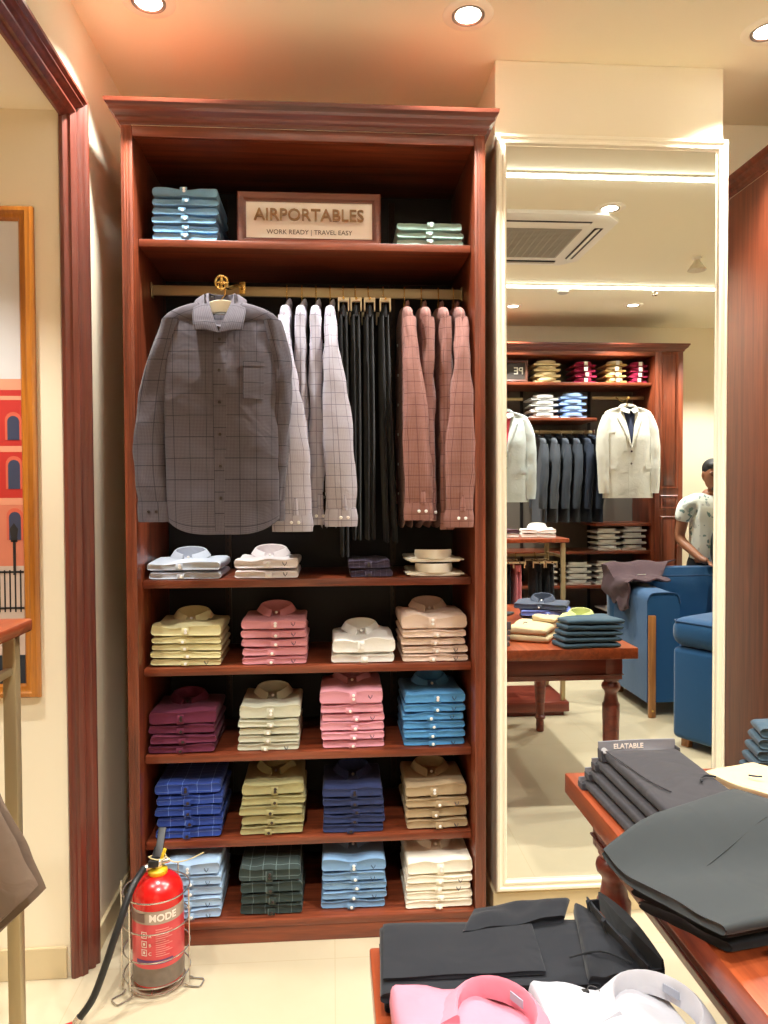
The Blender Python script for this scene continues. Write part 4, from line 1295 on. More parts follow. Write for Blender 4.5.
# ------------------------------------------------------------------ lower table: ink navy trousers, pink shirt, white shirt
z0 = T3+0.001
NV = 'ink navy trousers on the lower table'
tl = trousers('folded_trousers', 'lower ink navy folded trousers on the low table', 'trousers', z0, quad((0.088, 1.285), (0.470, 1.280), (0.555, 1.475), (0.090, 1.470)), 0.024, NAVYT, 101.0, NV)
tu = trousers('folded_trousers', 'upper ink navy folded trousers with open waistband on the low table', 'trousers', z0+0.0252, quad((0.080, 1.275), (0.480, 1.272), (0.515, 1.470), (0.092, 1.478)), 0.026, NAVYT, 102.5, NV,
              extra=((quad((0.086, 1.305), (0.385, 1.300), (0.400, 1.455), (0.098, 1.470)), z0+0.0495, 0.010),
                     (quad((0.250, 1.42), (0.470, 1.46), (0.500, 1.520), (0.290, 1.505)), z0+0.0490, 0.018)))
b = BM()
slab(b, quad((0.455, 1.270), (0.590, 1.272), (0.600, 1.42), (0.505, 1.50)), z0+0.030, 0.034, seed=104.2, wob=0.25)
obj('hip', b, NAVYT, tu)
waistband(tu, (0.592, 1.270), (0.560, 1.500), (-1, -0.1), z0+0.050, 0.040, NAVYT, sag=0.012, loops=(0.55, 0.9), lean=-0.012, gap=0.016, lining=DARKT2, low=0.8)
b = BM(); tube(b, [(0.548, 1.300, z0+0.066), (0.50, 1.335, z0+0.069), (0.44, 1.335, z0+0.060)], 0.002, 6, smooth=4); obj('pocket_edge', b, DARKT2, tu)

def table_shirt(label, q, zb, h, mat, seed, cc, rz, mark):
    """a folded shirt seen from above: collar open towards the right"""
    b = BM(); slab(b, q, zb, h, nu=16, nv=8, seed=seed, wob=0.14, out=0.015)
    r = tag(obj('folded_shirt', b, mat, None, angle=1.0), label, 'folded shirt')
    b = BM()
    rings = []
    for k in range(25):
        t = -2.65+5.3*k/24                                   # 0 = back of the neck
        fr = abs(t)/2.65
        a_, d_ = 0.072, 0.058
        px, py = a_*math.sin(t), d_*math.cos(t)
        nx, ny = math.sin(t), math.cos(t)
        H = 0.040*(1-0.55*fr**2)
        F = 0.036+0.016*fr**4
        rings.append([Vector((px+nx*u, py+ny*u, zz)) for u, zz in ((-0.004, 0.0), (-0.003, H*0.85), (0.001, H), (0.006, H*0.9), (0.010+F*0.42, max(H-F*0.85, 0.004)), (0.007+F*0.40, max(H-F*0.9, 0.001)), (0.0, 0.0))])
    loft(b, rings)
    M_ = Matrix.Translation((cc[0], cc[1], zb+h*0.97)) @ Matrix.Rotation(rz, 4, 'Z')
    xf(b, M_)
    co_ = obj('collar', b, mat, r)
    b = BM(); box(b, (0, 0.046, 0.024), (0.030, 0.002, 0.014), 0.0005, 1); xf(b, M_); obj('neck_label', b, plain('label_grey_blue', (150, 156, 172), 0.6), r)
    b = BM(); box(b, (0, -0.120, 0.0012), (0.030, 0.135, 0.003), 0.0008, 1); xf(b, M_); obj('placket', b, mat, r)
    for k in range(2):
        b = BM(); disc(b, (0.002, -0.085-0.06*k, 0.0025), 0.0058, 0.003, (0, 0, 1)); xf(b, M_); obj('button', b, BUTTON_W, r)
    return r, M_
PINKS = C('blush', (204, 124, 142)); WHITES = C('bright_white', (190, 190, 198))
ZS = z0+0.0730
pk, Mp = table_shirt('pink folded shirt with open collar on the low table', quad((0.098, 1.010), (0.315, 1.010), (0.330, 1.215), (0.096, 1.262)), T3+0.001, 0.078, PINKS, 111.0, (0.258, 1.150), -1.05, True)
wt, Mw = table_shirt('white folded shirt with a small dark tag, at the bottom beside the pink shirt', quad((0.352, 1.000), (0.585, 1.010), (0.570, 1.212), (0.338, 1.238)), T3+0.001, 0.082, WHITES, 113.4, (0.520, 1.140), -0.95, True)
b = BM(); zt = T3+0.001+0.082+0.003
box(b, (0.425, 1.205, zt), (0.012, 0.009, 0.005), 0.001, 1)
tube(b, [(0.426, 1.205, zt), (0.437, 1.214, zt+0.003), (0.448, 1.204, zt+0.003), (0.447, 1.188, zt)], 0.0009, 6, smooth=5)
tube(b, [(0.425, 1.204, zt), (0.408, 1.204, zt), (0.408, 1.194, zt-0.001)], 0.0011, 6)
obj('tag_loop', b, DARKMET, wt)

# ================================================================== neighbouring room: the street picture
pa, pb_ = at(33, 207, Y=NEXT_Y-0.01), at(41, 697, Y=NEXT_Y-0.01)
PH = pa.z-pb_.z
PW = 1.10
pic = empty('street_picture', 'gold framed picture of a red brick street building in the neighbouring room', 'picture', (pa.x-PW/2, NEXT_Y-0.002, (pa.z+pb_.z)/2))
b = BM(); frame_rect(b, PW, PH, [(0, 0), (0, 0.014), (0.006, 0.026), (0.018, 0.030), (0.028, 0.022), (0.038, 0.020), (0.044, 0.012), (0.046, 0.0)]); obj('frame', b, W_GOLD, pic, angle=0.5)
b = BM(); bx(b, -PW/2+0.043, PW/2-0.043, -0.008, -0.002, -PH/2+0.043, PH/2-0.043); obj('mat_sky', b, plain('print_sky', (214, 214, 216), 0.5, vary=0.08, scale=4), pic)
def flat(parent, name, rects, col, y, rough=0.5):
    b = BM()
    for x0, x1, z0_, z1_ in rects: bx(b, x0, x1, y-0.0006, y, z0_, z1_)
    return obj(name, b, plain('print_'+name, col, rough), parent, smooth=False)
def arch(b, x, z0_, w, h, y):
    pts = [(x-w/2, z0_), (x+w/2, z0_), (x+w/2, z0_+h-w/2)]+[(x+w/2*math.cos(a), z0_+h-w/2+w/2*math.sin(a)) for a in [PI*k/8 for k in range(1, 8)]]+[(x-w/2, z0_+h-w/2)]
    prism(b, pts, lambda p, q: (p, y, q), lambda p, q: (p, y-0.0006, q))
e = PW/2-0.043
zt_ = PH/2; rowz = lambda py: (at(10, py, Y=NEXT_Y-0.01).z-(pa.z+pb_.z)/2)
xz = lambda px: at(px, 450, Y=NEXT_Y-0.01).x-(pa.x-PW/2)
flat(pic, 'brick_red', [(-e, e, rowz(500), rowz(390))], (186, 44, 38), -0.0086)
flat(pic, 'brick_salmon', [(-e, e, rowz(566), rowz(500))], (206, 122, 96), -0.0086)
flat(pic, 'cornice_band', [(-e, e, rowz(390), rowz(379)), (-e, e, rowz(400), rowz(396)), (-e, e, rowz(452), rowz(446)), (-e, e, rowz(505), rowz(498))], (222, 150, 120), -0.0092)
flat(pic, 'street_ground', [(-e, e, rowz(655), rowz(566))], (196, 176, 164), -0.0086)
flat(pic, 'dark_base', [(-e, e, -PH/2+0.043, rowz(655))], (34, 40, 52), -0.0086)
b = BM(); bs = BM()
for k in range(9):
    x = xz(14)-k*0.105
    for py0, py1 in ((440, 412), (489, 456), (540, 508)):
        arch(b, x, rowz(py0), 0.050, rowz(py1)-rowz(py0), -0.0095)
        arch(bs, x, rowz(py0), 0.036, rowz(py1)-rowz(py0)-0.012, -0.0101)
obj('window_surround_print', b, plain('print_window_stone', (206, 96, 72), 0.5), pic, smooth=False)
obj('window_glass_print', bs, plain('print_window_glass', (58, 66, 92), 0.4), pic, smooth=False)
b = BM()
for k in range(60):
    x = e-0.012-k*0.016
    bx(b, x-0.0022, x+0.0022, -0.0106, -0.0100, rowz(612), rowz(570))
for zz in (572, 608): bx(b, -e, e, -0.0106, -0.0100, rowz(zz)-0.003, rowz(zz)+0.003)
for k in range(3):
    x = xz(13)-k*0.33
    bx(b, x-0.004, x+0.004, -0.0112, -0.0100, rowz(575), rowz(540))
    bx(b, x-0.010, x+0.010, -0.0112, -0.0100, rowz(542), rowz(538))
    prism(b, [(x-0.009, rowz(538)), (x+0.009, rowz(538)), (x+0.013, rowz(529)), (x, rowz(523)), (x-0.013, rowz(529))], lambda p, q: (p, -0.0112, q), lambda p, q: (p, -0.0100, q))
obj('railings_and_lamps', b, plain('print_iron', (36, 34, 36), 0.5), pic, smooth=False)

# ------------------------------------------------------------------ brass rack at the left edge
def gondola(name, label, x0, x1, y0, y1, H, rails, base=False, post=0.030):
    r = empty(name, label, 'rack', ((x0+x1)/2, (y0+y1)/2, 0))
    hx, hy = (x1-x0)/2, (y1-y0)/2
    b = BM(); bx(b, -hx, hx, -hy, hy, H-0.030, H, 0.006); obj('shelf', b, W_RED, r)
    i = 0.036
    for sx in (-1, 1):
        for sy in (-1, 1):
            b = BM(); bx(b, sx*(hx-i)-post/2, sx*(hx-i)+post/2, sy*(hy-i)-post/2, sy*(hy-i)+post/2, 0.102 if base else 0.0, H-0.031, 0.004)
            obj('post', b, BRASS, r)
    for zr in rails:
        b = BM()
        bx(b, -hx+i, hx-i, -0.006, 0.006, zr-0.010, zr+0.010, 0.002)
        for s in (-1, 1):
            bx(b, s*(hx-i)-0.009, s*(hx-i)+0.009, -hy+i+post/2, hy-i-post/2, zr-0.009, zr+0.009, 0.003)
        obj('garment_rail', b, BRASS, r)
    if base:
        b = BM(); bx(b, -hx, hx, -hy, hy, 0.03, 0.10, 0.008); bx(b, -hx+0.03, hx-0.03, -hy+0.03, hy-0.03, 0.0, 0.029, 0.002); obj('base_platform', b, W_APRON, r)
    return r
cr = at(33, 618, Z=1.245)
RX1, RY1 = cr.x, cr.y
gondola('garment_rack', 'brass posted rack with reddish wood shelf at the left edge', RX1-0.75, RX1, RY1-0.95, RY1, 1.245, (1.13,))
NAVYK = cloth('navy_knit', (38, 50, 92))
for k in range(2):
    b = BM(); slab(b, quad((RX1-0.30, RY1-0.34), (RX1-0.045+0.01*k, RY1-0.30), (RX1-0.05, RY1-0.09), (RX1-0.30, RY1-0.06)), 1.2465+0.027*k, 0.021, seed=121+k, wob=0.12)
    tag(obj('folded_garment', b, NAVYK, None), f'{("lower", "upper")[k]} navy folded garment on the brass rack shelf at the left edge', 'folded garment', 'navy garments on the rack shelf')
TAUPE = cloth('taupe_trouser', (120, 102, 88), bump=0.004)
def draped_trousers(label, x, y, ztop, L_, w0, w1, mat, seed, rz=0.0, dx=0.0, group=None, slope=-0.02):
    r = empty('hanging_trousers', label, 'trousers', (x, y, ztop), rz, group)
    for s in (0, 1):
        b = BM(); rings = []
        for k in range(24):
            t = k/23
            w = w0+(w1-w0)*t**0.8
            ring = []
            for q in range(24):
                a = 2*PI*q/24
                ring.append(Vector((w*math.cos(a)+dx*t+0.008*nz(math.cos(a)*2, t*4, seed), (0.013+0.010*math.sin(PI*t))*math.sin(a)+(0.014 if s else -0.014)+0.018*t*nz(math.cos(a)*2+seed, t*2.0, seed+s), -L_*t*(1.0 if s else 0.94)+slope*t*math.cos(a))))
            rings.append(ring)
        loft(b, rings); obj('leg', b, mat, r, angle=1.2)
    b = BM(); loft(b, [[Vector(((w0+0.004)*math.cos(a), 0.034*math.sin(a), zz)) for a in [2*PI*q/20 for q in range(20)]] for zz in (0.0, -0.045)]); obj('waistband', b, mat, r)
    return r
TRY = RY1-0.42
TRX = at(-22, 700, Y=TRY).x-0.120
draped_trousers('taupe trousers hanging below the brass rack shelf at the left edge', TRX, TRY, 1.062, 0.34, 0.130, 0.108, TAUPE, 131.0, -0.1, 0.13, 'taupe trousers on the brass rack', 0.10)
hanger('clip_hanger', 'clip hanger holding the taupe trousers under the brass rack shelf', (TRX, TRY, 1.1465), -0.1, 'clip', None, 0.055, jaw=0.036)

# ================================================================== cabinet right of the mirror
RCX = 1.655
rc = empty('tall_cabinet', 'tall mahogany cabinet at the right edge beyond the mirror', 'cabinet', (0, 0, 0))
for x0, x1 in ((RCX, RCX+0.036), (RCX+1.16, RCX+1.196)):
    b = BM(); bx(b, x0, x1, 2.50, 2.985, 0, 2.752, 0.002); obj('side_panel', b, wood('mahogany_flank', (96, 40, 26), (142, 74, 48), 'z', 0.35, 0.2), rc)
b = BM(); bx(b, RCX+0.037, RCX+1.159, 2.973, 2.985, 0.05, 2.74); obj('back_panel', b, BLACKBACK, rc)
b = BM(); bx(b, RCX+0.037, RCX+1.159, 2.505, 2.972, 2.716, 2.752, 0.002); obj('top_panel', b, W_X, rc)
for z in (2.402, 1.241, 0.938, 0.635, 0.335, 0.080):
    b = BM(); bx(b, RCX+0.038, RCX+1.158, 2.56, 2.972, z-0.027, z, 0.003); obj('shelf', b, W_X, rc)
b = BM(); bx(b, RCX+0.038, RCX+1.158, 2.51, 2.53, 0, 0.052); obj('plinth', b, W_X, rc)
cornice(rc, RCX, RCX+1.196, 2.50, 2.985, 2.7525, W_CORN)

# ================================================================== the rear of the shop, seen in the mirror
BY, BB = -1.00, -1.485            # front and back of the rear cabinet
BX0, BX1 = 0.70, mir(683, 420, Y=BY).x
PX0 = mir(655, 420, Y=BY).x       # left edge of the panelled pilaster
rear = empty('suit_cabinet', 'mahogany rear cabinet with suits, white shirts and panelled pilaster, seen in the mirror', 'cabinet', (0, 0, 0))
BT = mir(640, 348, Y=BY).z-0.03
b = BM(); bx(b, PX0, BX1, BB, BY, 0, BT, 0.002); obj('pilaster', b, W_Z, rear)
for py0, py1 in ((352, 489), (495, 509), (516, 680)):
    z1, z0_ = mir(670, py0, Y=BY).z, max(0.06, mir(670, py1, Y=BY).z)
    b = BM()
    xm = (PX0+BX1)/2; hw = (BX1-PX0)/2-0.045
    t_ = BM(); frame_rect(t_, 2*hw, z1-z0_, [(0, 0), (0, 0.004), (0.008, 0.010), (0.018, 0.006), (0.020, 0.0)])
    xf(t_, Matrix.Rotation(PI, 4, 'Z')); merge(b, t_, Matrix.Translation((xm, BY-0.0005, (z0_+z1)/2)))
    bx(b, xm-hw+0.028, xm+hw-0.028, BY, BY+0.006, z0_+0.03, z1-0.03, 0.004)
    obj('raised_panel', b, W_Z, rear)
b = BM(); bx(b, BX0, BX0+0.036, BB, BY, 0, BT, 0.002); obj('side_panel', b, W_Z, rear)
GREYBACK = plain('grey_back_panel', (112, 104, 94), 0.6, vary=0.1, scale=4)
b = BM(); bx(b, BX0+0.037, PX0-0.001, BB, BB+0.012, 0.05, BT-0.01); obj('back_panel', b, GREYBACK, rear)
b = BM(); bx(b, BX0+0.037, PX0-0.001, BB+0.013, BY, BT-0.035, BT, 0.002); obj('top_panel', b, W_X, rear)
t_ = BM()
pr = [(0.0, 0.0), (0.006, 0.004), (0.010, 0.016), (0.020, 0.026), (0.028, 0.032), (0.034, 0.046), (0.040, 0.050), (0.040, 0.064), (0.0, 0.064)]
loft(t_, [[Vector((BX0-a, BB, BT+z)) for a, z in pr], [Vector((BX0-a, BY+a*1.2, BT+z)) for a, z in pr], [Vector((BX1+a, BY+a*1.2, BT+z)) for a, z in pr], [Vector((BX1+a, BB, BT+z)) for a, z in pr]])
obj('cornice', t_, W_CORN, rear, angle=0.5)
IY = -1.06
def rear_shelf(px0, px1, py, name='shelf'):
    z = mir((px0+px1)/2, py, Y=IY).z
    x0, x1 = max(mir(px0, py, Y=IY).x, BX0+0.04), min(mir(px1, py, Y=IY).x, PX0-0.003)
    b = BM(); bx(b, x0, x1, BB+0.014, IY, z-0.026, z, 0.003); obj(name, b, W_X, rear)
    return z
RS_TOP = rear_shelf(440, 670, 382.0)
RS_SHORT = rear_shelf(525, 597, 417.5)
RS_A = rear_shelf(596, 670, 523)
RS_B = rear_shelf(440, 670, 551.5)
RS_C = rear_shelf(440, 670, 586)
RS_D = rear_shelf(440, 670, 622)
RS_E = rear_shelf(440, 670, 655)
b = BM(); bx(b, BX0+0.038, PX0-0.002, BY-0.03, BY-0.01, 0, 0.10, 0.002); obj('plinth', b, W_X, rear)
def rod(px0, px1, py, Y, name='hanging_rail'):
    a, c = mir(px0, py, Y=Y), mir(px1, py, Y=Y)
    b = BM(); bx(b, max(a.x, BX0+0.04), min(c.x, PX0-0.002), Y-0.006, Y+0.006, a.z-0.014, a.z+0.014, 0.002); obj(name, b, BRASS, rear)
    return a.z
RODY = -1.22
rod(440, 523, 399, RODY); RZ_R = rod(592, 670, 398, RODY); RZ_M = rod(529, 592, 432, RODY)
for px in (521, 588, 637):
    x = mir(px, 500, Y=BB).x
    if x < PX0-0.02:
        b = BM(); bx(b, x-0.014, x+0.014, BB+0.0125, BB+0.024, 0.12, BT-0.04, 0.001); obj('wall_standard', b, DARKMET, rear)

# framed sign on the rear top shelf, only its right end shows in the mirror
a_, c_ = mir(527.5, 381, Y=-1.10), mir(500, 381, Y=-1.10)
SGW = 0.42
sg = empty('framed_sign', 'small dark framed letter sign on the rear top shelf, cut by the mirror edge', 'sign', (a_.x-SGW/2, -1.10, RS_TOP+0.0005), PI)
b = BM(); t_ = BM(); frame_rect(t_, SGW, 0.19, [(0, 0), (0, 0.018), (0.008, 0.024), (0.022, 0.016), (0.026, 0.0)]); merge(b, t_, Matrix.Translation((0, 0, 0.095))); obj('frame', b, wood('dark_sign_wood', (70, 40, 32), (98, 62, 50), 'x'), sg, angle=0.5)
b = BM(); bx(b, -SGW/2+0.024, SGW/2-0.024, -0.006, 0, 0.024, 0.166); obj('backing', b, plain('sign_black', (52, 44, 40), 0.5), sg)
text_mesh('letters', 'PE', 0.085, WHITEPL, sg, (-SGW/2+0.080, -0.0085, 0.095), (PI/2, 0, 0), 0.002, weight=0.001)

# stacks of shirts turned collar-first
def rstack(px0, px1, n, h, mat, colour, where, z, yf=-1.085, tag_white=False, seed=0.0, cmat=None, group=None):
    a, c = mir(px0, 400, Y=yf), mir(px1, 400, Y=yf)
    w, cx = c.x-a.x, (a.x+c.x)/2
    u = h/n
    R = random.Random(int(seed*10))
    for k in range(n):
        nm = 'top' if k == n-1 else ORD[k]
        s_ = folded_shirt('folded_shirt', f'{nm} {colour} shirt {where}, in the mirror', (cx+R.uniform(-0.006, 0.006), yf-0.13, z+0.001+u*k), w*0.98, 0.26, min(0.020, u*0.42), mat, seed+k*1.3,
                     PI+R.uniform(-0.05, 0.05), group or f'{colour} shirts {where}', k == n-1, True, None, 1, False, 0.0, True, low=True, cmat=cmat, band_h=min(0.030, u*0.48))
        # scale the collar band so that it fills the gap to the packet above
        for ch in s_.children:
            ch.scale = (1, 1, 1)
        if tag_white:
            b = BM(); e = min(0.011, u*0.2)
            bx(b, -0.016, 0.016, -0.1450, -0.1395, 0.004, u*0.80, 0.0008); obj('paper_band', b, WHITEPL, s_)
CREAMS = C('cream', (232, 216, 170)); MAR = C('wine', (150, 28, 66)); TANS = C('caramel', (206, 172, 110)); PALE = C('pale_grey', (226, 228, 230)); LB = C('light_blue', (150, 180, 224))
hS = lambda p0, p1, Y=-1.085: mir(560, p0, Y=Y).z-mir(560, p1, Y=Y).z
rstack(535, 562, 4, hS(358, 381), CREAMS, 'cream', 'left on the rear top shelf', RS_TOP, seed=201)
rstack(575, 597, 4, hS(359, 381), MAR, 'wine red', 'beside the cream ones on the rear shelf', RS_TOP, tag_white=True, seed=211)
rstack(606, 627, 4, hS(358, 381), TANS, 'caramel', 'between the wine red stacks', RS_TOP, tag_white=True, seed=221, cmat=CREAMS)
rstack(630, 648, 4, hS(359, 381), MAR, 'wine red', 'at the right of the rear top shelf', RS_TOP, tag_white=True, seed=231)
rstack(531, 559, 4, hS(393, 417), PALE, 'pale grey white', 'left on the short rear shelf', RS_SHORT, seed=241)
rstack(561, 588, 4, hS(391, 417), LB, 'light blue', 'right on the short rear shelf', RS_SHORT, seed=251)
rstack(598, 622, 4, hS(529, 552), PALE, 'white', 'under the white blazer, left stack', RS_B, seed=261, group='white shirts under the blazer')
rstack(624, 648, 4, hS(527, 552), PALE, 'white', 'under the white blazer, right stack', RS_B, seed=271, group='white shirts under the blazer')
rstack(568, 593, 4, hS(563, 587), PALE, 'white', 'above the slate trousers, left stack', RS_C, seed=281)
rstack(597, 623, 4, hS(562, 587), PALE, 'white', 'beside the plum garment on the armchair', RS_C, seed=291)
rstack(540, 558, 4, hS(563, 587), PALE, 'white', 'behind the brass gondola post', RS_C, seed=301)
rstack(570, 590, 2, hS(598, 622)*0.6, PALE, 'white', 'above the pistachio shirts', RS_D, seed=311)
rstack(606, 628, 2, hS(600, 622)*0.8, PALE, 'white', 'low behind the armchair edge', RS_D, seed=321)

# ---- jackets
def jacket(name, label, loc, rz, mat, g, sl, group=None, lapels=True, shirt=None, pockets=True, open_=0.12):
    r = empty(name, label, 'jacket', loc, rz, group)
    obj('body', g.body(36, 24), mat, r, angle=1.2)
    fc = -PI/2
    if lapels:
        for s in (-1, 1):
            b = BM(); R = []
            N = 12
            for k in range(N+1):
                t = k/N
                v = 0.02+t*0.44
                ang = lambda x: fc+s*math.asin(min(1.0, (max(x, 1e-5)/g.w)**(1/0.75)))
                xi = 0.058*(1-t)
                xo = 0.060+0.22*t if t < 0.24 else 0.104*(1-(t-0.24)/0.76)+0.004
                a0, a1 = ang(xi), ang(xo)
                R.append([g.pt(a0, v, 0.006), g.pt((a0+a1)/2, v, 0.011), g.pt(a1, v, 0.008), g.pt(a1, v, 0.002), g.pt(a0, v, 0.001)])
            loft(b, R); obj('lapel', b, mat, r, angle=0.8)
        if shirt:
            b = BM(); R = []
            for k in range(13):
                v = 0.015+0.40*k/12
                hx_ = 0.056*(1-k/12)+0.002
                aa = math.asin(min(1.0, (hx_/g.w)**(1/0.75)))
                R.append([g.pt(fc-aa+2*aa*q/6, v, 0.0024) for q in range(7)]+[g.pt(fc+aa-2*aa*q/6, v, 0.0008) for q in range(7)])
            loft(b, R); obj('inner_panel', b, shirt, r, angle=1.2)
        obj('front_edge', g.strip(fc+0.02, fc+0.05, 0.42, 0.99, 0.004, 2, 14), mat, r)
        for k in range(2):
            b = BM(); disc(b, g.pt(fc, 0.50+0.13*k, 0.005), 0.009, 0.004, (0, -1, 0), 10); obj('button', b, BUTTON_D, r)
        if pockets:
            for s in (-1, 1):
                obj('pocket_flap', g.strip(fc+s*0.55, fc+s*1.02, 0.63, 0.685, 0.006, 6, 4), mat, r, angle=1.0)
            obj('breast_pocket', g.strip(fc+0.62, fc+0.98, 0.27, 0.295, 0.006, 6, 3), mat, r, angle=1.0)
    b = BM(); open_collar(b, w=0.062, back=0.040, front=-0.045, rise=0.034, drop=-0.03, width=0.034, point=0.045, spread=0.2); obj('collar', b, mat, r)
    for i, (pts, rad) in enumerate(sl):
        b = BM(); sleeve(b, pts, rad, 3.0+i, n=14, fold=0.004); obj('sleeve', b, mat, r, angle=1.2)
    return r
JS = lambda w: (([(-(w-0.025), 0, -0.066), (-(w+0.006), -0.005, -0.20), (-(w+0.016), -0.012, -0.36), (-(w+0.014), -0.02, -0.54), (-(w+0.008), -0.025, -0.73)], [(0.034, 0.034), (0.056, 0.044), (0.056, 0.044), (0.052, 0.040), (0.048, 0.036)]),
                ([((w-0.025), 0, -0.066), ((w+0.006), -0.005, -0.20), ((w+0.016), -0.012, -0.36), ((w+0.014), -0.02, -0.54), ((w+0.008), -0.025, -0.73)], [(0.034, 0.034), (0.056, 0.044), (0.056, 0.044), (0.052, 0.040), (0.048, 0.036)]))
IVJ = cloth('ivory_linen', (206, 204, 194), bump=0.004); PGJ = cloth('pale_grey_linen', (196, 204, 204), bump=0.004)
NAVYI = cloth('navy_inner', (40, 46, 70)); PINKI = cloth('coral_inner', (226, 84, 104))
JY = -0.90
n0 = mir(628, 407, Y=JY)
jl = n0.z-mir(628, 498, Y=JY).z
G = Garment(w=0.205, length=jl, depth=0.075, seed=5.5, fold=0.006, taper=0.04, tail=0.0, waist=0.012, slope=0.055)
jacket('blazer', 'ivory white blazer over a navy top facing the shop, hung high, seen in the mirror', (n0.x, JY, n0.z), PI, IVJ, G, JS(0.205), None, shirt=NAVYI)
hanger('shirt_hanger', 'white shouldered hanger inside the ivory blazer, seen in the mirror', (n0.x, JY, n0.z+0.085), PI, 'shirt', None, 0.085, False, 0.14)
b = BM(); tube(b, [(n0.x+0.02, RODY+0.006, RZ_R+0.004), (n0.x+0.01, -1.05, n0.z+0.060), (n0.x, JY-0.02, n0.z+0.066), (n0.x, JY+0.025, n0.z+0.080)], 0.006, 8, smooth=4); obj('display_arm', b, GOLD, rear)
n1 = mir(508, 412, Y=JY)
G = Garment(w=0.205, length=jl*0.98, depth=0.075, seed=8.2, fold=0.006, taper=0.04, tail=0.0, waist=0.012, slope=0.055)
jx = n1.x-0.035
jacket('blazer', 'pale grey blazer over a coral top, cut by the left edge of the mirror', (jx, JY, n1.z), PI, PGJ, G, JS(0.205), None, shirt=PINKI)
hanger('shirt_hanger', 'white hanger inside the pale grey blazer at the mirror edge', (jx, JY, n1.z+0.085), PI, 'shirt', None, 0.085, False, 0.14)
b = BM(); tube(b, [(jx+0.02, RODY+0.006, RZ_R+0.004), (jx+0.01, -1.05, n1.z+0.060), (jx, JY-0.02, n1.z+0.066), (jx, JY+0.025, n1.z+0.080)], 0.006, 8, smooth=4); obj('display_arm', b, GOLD, rear)
SG1 = cloth('suit_grey', (74, 78, 86), sheen=0.2); SG2 = cloth('suit_slate', (58, 64, 74), sheen=0.2); SN = cloth('suit_navy', (36, 44, 60), sheen=0.2)
nth = ['first', 'second', 'third', 'fourth', 'fifth', 'sixth']
for k, px in enumerate((539, 550, 561, 572, 583, 594)):
    x = mir(px, 440, Y=RODY).x
    zt = RZ_M+0.0205
    hook = 0.085
    G = Garment(w=0.20, length=0.74, depth=0.030, seed=150+k*2.1, fold=0.004, taper=0.0, tail=0.0, slope=0.06)
    wv = 0.036
    sl = (([(0.175, 0, -0.066), (0.200, 0.004, -0.20), (0.204, 0.014, -0.36), (0.203, 0.024, -0.50), (0.200, 0.030, -0.62)], [(0.026, 0.030), (0.024, wv), (0.024, wv), (0.022, wv), (0.020, wv*0.9)]),
          ([(-0.175, 0, -0.066), (-0.198, 0.0, -0.20), (-0.202, 0.006, -0.36), (-0.201, 0.010, -0.50), (-0.199, 0.012, -0.62)], [(0.026, 0.022), (0.022, 0.022), (0.022, 0.024), (0.020, 0.022), (0.018, 0.020)]))
    col = (SG1, SG1, SG2, SG2, SN, SN)[k]
    jacket('suit_jacket', f'{nth[k]} of the dark suit jackets from the mirror left, on the lower rear rail', (x, RODY, zt-hook+0.010), PI/2, col, G, sl, 'suit jackets on the rear rail', lapels=False)
    hanger('shirt_hanger', f'white shouldered hanger of the {nth[k]} dark suit jacket in the mirror', (x, RODY, zt), PI/2, 'plain', 'hangers of the suit jackets', hook, False, 0.13)

# ---- gondola rack with clothes
ga, gb = mir(566, 538, Y=0.22), mir(566, 706, Z=0.10)
gz = ga.z
GX1 = 1.62
gondola('gondola_rack', 'brass posted rack with red base and top holding white shirts, seen in the mirror', 0.86, GX1, -0.20, 0.26, gz, (gz-0.13,), base=True)
WG = C('paper_white', (232, 228, 222)); PLUMG = cloth('plum_cloth', (84, 58, 66))
for k in range(2):
    folded_shirt('folded_shirt', f'{("lower", "upper")[k]} white folded shirt on top of the brass gondola rack', (1.46, 0.03, gz+0.001+0.03*k), 0.24, 0.26, 0.0245, WG, 161+k, PI+0.2, 'white shirts on the gondola rack', k == 1, True)
for k in range(2):
    folded_shirt('folded_shirt', f'{("lower", "upper")[k]} {("white", "plum")[k]} folded shirt left on the gondola rack top', (1.17, 0.02, gz+0.001+0.03*k), 0.24, 0.26, 0.0245, (WG, PLUMG)[k], 164+k, PI-0.15, 'mixed shirts on the gondola rack', k == 1, True)
BLK2 = cloth('black_cloth', (28, 28, 32)); PINK2 = cloth('pink_cloth', (214, 130, 140)); GREY2 = cloth('grey_cloth', (124, 120, 118))
for k, (x, m_, nm, L_) in enumerate(((1.53, BLK2, 'black', 0.62), (1.44, BLK2, 'second black', 0.60), (1.30, PINK2, 'pink', 0.70), (1.22, BLK2, 'third black', 0.66), (1.10, GREY2, 'grey', 0.72))):
    t_ = draped_trousers(f'{nm} trousers hanging under the brass gondola rack, in the mirror', x, 0.03, gz-0.13-0.065, L_, 0.10, 0.11, m_, 170+k, PI/2, 0.0, 'trousers under the gondola rack')
    hanger('clip_hanger', f'clip hanger of the {nm} trousers under the gondola rack', (x, 0.03, gz-0.13+0.0165), PI/2, 'clip', 'clip hangers under the gondola rack', 0.055, jaw=0.036)

